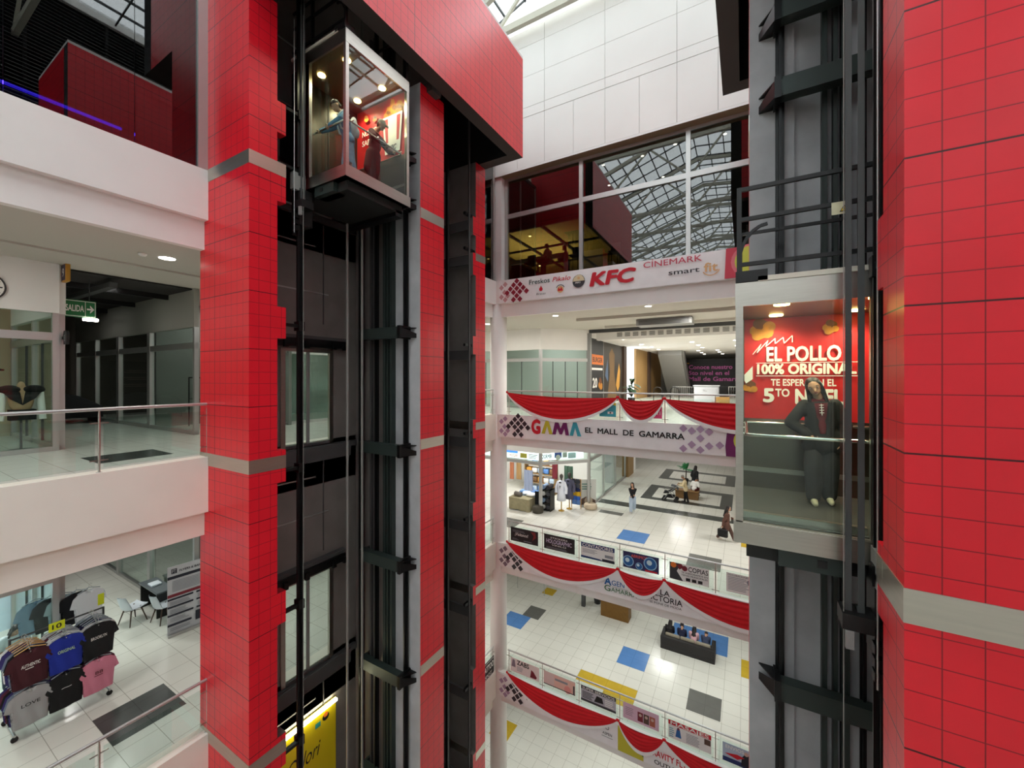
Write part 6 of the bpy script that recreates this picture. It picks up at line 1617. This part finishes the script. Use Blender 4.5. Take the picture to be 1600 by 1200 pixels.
    if style == 'short': hr = [('e', hp(0, -.004, .032), (.0515 * h, .056 * h, .046 * h), HR), ('e', hp(0, -.03, -.01), (.044 * h, .03 * h, .035 * h), HR)]
    else:
        hr = [('e', hp(0, -.011, .024), (.054 * h, .057 * h, .055 * h), HR)]
        for s in (-1, 1):
            hr += [('c', hp(s * .043, .014, .03), hp(s * .05, -.002, -.05), .013 * h, .014 * h)]
        if style == 'long':
            hr += [('e', hp(0, -.04, -.02), (.048 * h, .028 * h, .07 * h), HR), ('c', hp(0, -.045, -.03), tp(0, -.075, .2), .04 * h, .03 * h)]
            for s in (-1, 1): hr += [('c', hp(s * .048, -.01, -.04), tp(s * .06, .02, .24), .016 * h, .012 * h), ('c', hp(s * .03, -.04, -.03), tp(s * .05, -.06, .2), .024 * h, .016 * h)]
        if style == 'tied':
            hr += [('e', hp(0, -.036, -.012), (.04 * h, .03 * h, .05 * h), HR), ('e', hp(0, -.065, .0), (.022 * h, .022 * h, .03 * h), HR)]
    fuse(hr, voxel * .8, 'hair', hair, T, 2)
    if cap:
        fuse([('e', hp(0, -.006, .036), (.055 * h, .06 * h, .046 * h), HR), ('c', hp(-.02, .05, .03), hp(-.018, .085, .024), .012 * h, .01 * h), ('c', hp(.02, .05, .03), hp(.018, .085, .024), .012 * h, .01 * h), ('c', hp(0, .05, .032), hp(0, .09, .026), .012 * h, .01 * h)], voxel * .8, 'cap', cap, T, 2)
    # clothes
    q = loose
    def torso(q, zt=.3, z0=-.02): return [('e', tp(0, 0, .02 + z0 * .3), (.094 * h * q, .07 * h * q, .085 * h), R), ('e', tp(0, .003, .13), (.086 * h * q, .063 * h * q, .11 * h), R), ('e', tp(0, 0, .225), (.1 * h * (q + 1) / 2, .066 * h * q, .085 * h), R), ('c', tp(-.075, 0, .258), tp(.075, 0, .258), .044 * h, .044 * h), ('c', tp(-.03, -.006, .285), tp(.03, -.006, .285), .036 * h, .036 * h)]
    if inner: fuse(torso(.97) + [('c', tp(-.025, .0, .295), tp(.025, .0, .295), .036 * h, .036 * h)], voxel, 'undershirt', inner, T)
    if top:
        tt = torso(q * bulk)
        if topl: 
            for s in (-1, 1): tt += [('c', tp(s * .045, 0, 0), tp(s * .055 * q, 0, -topl), .065 * h * q, .06 * h * q)]
            tt += [('c', tp(0, 0, 0), tp(0, 0, -topl), .07 * h * q, .07 * h * q)]
        for s in (-1, 1):
            tt += [('c', sh[s], elb[s], .041 * h * (q + .3) / 1.3, .036 * h * q)]
            if sleeve > .5: tt += [('c', elb[s], elb[s] + (wr[s] - elb[s]) * (sleeve - .5) * 2, .036 * h * q, .028 * h * q)]
            else: tt[-1] = ('c', sh[s], sh[s] + (elb[s] - sh[s]) * sleeve * 2, .044 * h * q, .042 * h * q)
        fuse(tt, voxel, 'top', top, T, 14)
    if bottom:
        bb = [('e', tp(0, 0, .01), (.094 * h, .068 * h, .07 * h), R)]
        for s in (-1, 1):
            hip = P0 + R @ V((s * .052 * h, 0, 0)); w = wide
            bb += [('c', hip, knees[s], .06 * h, .042 * h * w), ('c', knees[s], ankles[s] + V((0, 0, .01 * h)), .042 * h * w, .034 * h * w)]
        fuse(bb, voxel, 'trousers', bottom, T, 8)
    sm = mat('shoe_%d_%d_%d' % shoes, shoes, .6)
    for s in (-1, 1):
        an = ankles[s]; z = an.z - .043 * h; ft = V((math.sin(foot_yaw * s) * .5, 1, 0)).normalized()
        fuse([('c', an + V((0, -.015 * h, -.018 * h)), an + ft * .045 * h + V((0, 0, -.022 * h)), .026 * h, .024 * h), ('c', an + ft * .05 * h + V((0, 0, -.025 * h)), an + ft * .105 * h + V((0, 0, -.03 * h)), .024 * h, .019 * h)], voxel * .8, 'shoe', sm, T, 2)
    if extra: extra(T, tp, hp, h, sh, wr, elb, knees, ankles)
    return T
RAD = math.radians
SIT = ((85, 85), (85, 85))
# woman in the right cabin: hand in pocket, head tipped to one side
def ex1(T, tp, hp, h, sh, wr, elb, kn, an):
    y0 = lambda z: .078 + .006 * math.sin(z * 9)
    mb = MB(); mb.grid(lambda u, v: tp((u - .5) * (.085 - .05 * v), y0(v) + .012 * (1 - (2 * u - 1) ** 2), .285 - .24 * v), 8, 12, rgbm(96, 20, 34)); mb.build('blouse_front', T)
    mb = MB()
    for dz in (.0, .02, .04, .06): mb.tube([tp(-.014, .1, .27 - dz), tp(.014, .1, .27 - dz)], .0026 * h, SW_, 6)
    mb.tube([tp(0, .101, .28), tp(0, .101, .19)], .0026 * h, SW_, 6); mb.build('necklace', T)
    mb = MB()
    for s in (-1, 1): mb.grid(lambda u, v: tp(s * (.02 + .025 * (1 - v) + .05 * u), .092 - .03 * u * u, .29 - .27 * v), 6, 10, bpy.data.materials['jacket_black'])
    mb.build('lapel', T)
person('woman in an oversized black jacket and wide dark jeans leaning in the right glass lift', (.80, 6.05, -1.52), RAD(180), 1.5, SKIN, HAIRB, 'long', -2, 3, ((3, 2), (-4, 3)), None,
       ((.15, .1, .83), (-.17, .03, .74)), ((1, -.25, .1), (-1, -.3, 0)), (.9, .6), (-8, 20, 14), mat('jacket_black', (24, 25, 28), .85, noise=.2, nscale=14), 1.0, .05, 1.22, mat('jeans_charcoal', (58, 58, 60), .9, noise=.22, nscale=16), 1.55, (214, 204, 172), None, .011, rgbm(96, 20, 34), 0, ex1, None, 1.05)
# two passengers in the left cabin
def ex2(T, tp, hp, h, sh, wr, elb, kn, an):
    fuse([('e', tp(0, -.1, .17), (.085 * h, .05 * h, .13 * h), None), ('e', tp(0, -.13, .1), (.06 * h, .03 * h, .06 * h), None)], .012, 'backpack', mat('bag_palegrey', (206, 208, 210), .8), T)
    mb = MB()
    for s in (-1, 1): mb.tube([tp(s * .06, -.06, .28), tp(s * .065, .0, .34), tp(s * .07, .078, .27), tp(s * .07, .07, .12), tp(s * .05, -.04, .06)], .012 * h, mat('bag_palegrey', (206, 208, 210), .8), 8)
    mb.build('strap', T)
person('person in a blue denim jacket with a pale backpack holding the left cabin rail', (-7.0, 5.45, 3.98), RAD(150), 1.6, SKIN, HAIRB, 'short', 12, 0, ((6, 4), (-6, 4)), None,
       ((.1, .5, .93), (-.2, .36, .93)), ((1, -.3, .2), (-1, -.3, -.3)), (1.2, 1.2), (0, 22, 0), mat('denim_blue', (94, 138, 168), .9, noise=.18, nscale=18), 1.0, .02, 1.12, mat('jeans_blue', (120, 146, 170), .9, noise=.15, nscale=14), 1.2, (220, 220, 216), None, .013, None, 0, ex2)
person('person in a dark maroon coat and pale cap at the left cabin rail', (-6.95, 6.05, 3.98), RAD(-75), 1.56, SKIN2, HAIRBR, 'short', 8, 0, ((4, 3), (-4, 3)), None,
       ((.16, .36, .92), (-.2, .36, .92)), ((1, -.3, -.2), (-1, -.3, -.2)), (1.2, 1.2), (20, 20, 0), rgbm(66, 28, 36), 1.0, .2, 1.2, rgbm(46, 28, 34), 1.3, (40, 34, 34), None, .014, None, 0, None, rgbm(170, 150, 130))
# walkers on the middle floor
person('woman in a black top and light jeans walking across the middle floor', (-4.97, 20.95, L3), RAD(-165), 1.5, SKIN, HAIRB, 'long', 2, 0, ((14, 4), (-14, 8)), None,
       ((-.03, .17, .92), (.05, .19, .86)), (None, None), (.8, .8), (-20, 6, 0), BLKC, 1.0, -.0, 1.0, rgbm(172, 188, 206), 1.6, (206, 206, 204))
def ex3(T, tp, hp, h, sh, wr, elb, kn, an):
    mb = MB(); mb.bev(wr[1].x - .07, wr[1].x + .07, wr[1].y - .2, wr[1].y + .2, wr[1].z - .48, wr[1].z - .14, BLKC, .06, 3); mb.build('handbag', T)
    mb = MB(); mb.tube([wr[1] + V((0, -.12, -.16)), wr[1] + V((0, -.04, -.04)), wr[1] + V((0, .04, -.04)), wr[1] + V((0, .12, -.16))], .01, BLKC, 6); mb.build('bag_handle', T)
    fuse([('c', tp(-.03, .06, .29), tp(-.035, .08, .1), .018 * h, .018 * h)], .012, 'scarf', rgbm(226, 222, 214), T)
person('woman in a brown coat striding past the right tower with a black handbag', (-.66, 19.2, L3), RAD(-100), 1.5, SKIN, HAIRB, 'long', 3, 0, ((-22, 12), (24, 4)), .505 * 1.5,
       ((.2, -.12, .66), (-.2, .2, .95)), (None, None), (1.3, .6), (0, 4, 0), rgbm(92, 62, 52), 1.0, .16, 1.1, rgbm(84, 60, 52), 1.2, (206, 196, 186), None, .014, None, 0, ex3)
person('grey-haired person in a beige top pushing the black stroller', (-2.82, 24.0, L3), RAD(92), 1.5, SKIN2, HAIRG, 'short', 8, 0, ((6, 4), (-8, 6)), None,
       ((.2, .34, .98), (-.2, .34, .98)), (None, None), (1.3, 1.3), (0, 12, 0), rgbm(216, 198, 158), 1.0, .04, 1.15, BLKC, 1.1, (30, 30, 32))
person('person in a long black coat walking away in the middle corridor', (-2.6, 26.5, L3), RAD(-35), 1.55, SKIN2, HAIRB, 'long', 4, 0, ((8, 4), (-10, 8)), None,
       ((.24, -.02, .76), (-.22, .08, .76)), (None, None), (.6, .6), (0, 4, 0), BLKC, 1.0, .2, 1.25, BLKC, 1.2, (20, 20, 22))
person('person in a white top sitting on the brown block bench', (-2.5, 24.98, L3), RAD(-20), 1.5, SKIN2, HAIRB, 'short', 28, 0, SIT, .55,
       ((.16, .34, .62), (-.16, .34, .62)), (None, None), (.6, .6), (0, 30, 0), rgbm(232, 230, 226), .4, .0, 1.12, rgbm(96, 28, 36), 1.2, (30, 30, 32))
for (x, c, st, hd, lb, ph) in ((-3.0, (26, 24, 28), 'long', (0, 35, 0), 'person in black at the left end of the black sofa', 1), (-2.48, (30, 34, 62), 'tied', (10, 35, 0), 'person in navy second from the left on the black sofa', 1),
                           (-1.98, (222, 176, 184), 'long', (0, 32, 0), 'person in pale pink leaning over a phone on the black sofa', 1), (-1.5, (56, 66, 92), 'short', (0, 45, 0), 'person in slate blue bent forward at the right end of the black sofa', 0)):
    def exs(T, tp, hp, h, sh, wr, elb, kn, an, ph=ph):
        if ph:
            mb = MB(); c = (wr[1] + wr[-1]) / 2 + V((0, .05, .05)); mb.obox(c, (.04, 0, 0), (0, .03, .07), (0, .006, -.003), SHELL); mb.build('phone', T)
    person(lb, (x, 19.56, L2), 0, 1.5, SKIN, HAIRB, st, 34 if ph else 46, 0, ((98, 96), (98, 96)), .36, ((.06, .46, .56), (-.06, .46, .56)), (None, None), (1.2, 1.2), hd, rgbm(*c), .45 if c[0] > 200 else 1.0, 0, 1.08, rgbm(44, 52, 72), 1.1, (210, 210, 208), None, .016, None, 0, exs)
person('dark-haired woman in a white top behind the T-shirt rack', (-14.1, 2.2, L3), RAD(-80), 1.5, SKIN, HAIRB, 'long', 10, 0, ((0, 0), (0, 0)), None, ((.12, .24, .9), (-.14, .26, .92)), (None, None), (.8, .8), (0, 30, 0), rgbm(222, 228, 232), .5, 0, 1.1, rgbm(50, 60, 84), 1.1)
person('seated diner in a pale top at the food floor window', (-7.05, 15.35, L5), RAD(75), 1.5, SKIN2, HAIRB, 'short', 10, 0, ((75, 75), (75, 75)), .98, ((.14, .34, 1.15), (-.14, .34, 1.15)), (None, None), (.6, .6), (0, 8, 0), rgbm(176, 170, 160), .6, 0, 1.1, rgbm(90, 92, 98), 1.1)
person('standing figure in dark clothes by the food floor window', (-6.45, 15.75, L5), RAD(100), 1.6, SKIN2, HAIRB, 'short', 4, 0, ((0, 0), (0, 0)), None, ((.14, .3, 1.05), (-.14, .3, 1.05)), (None, None), (.6, .6), (0, 6, 0), BLKC, 1.0, 0, 1.1, BLKC, 1.1)
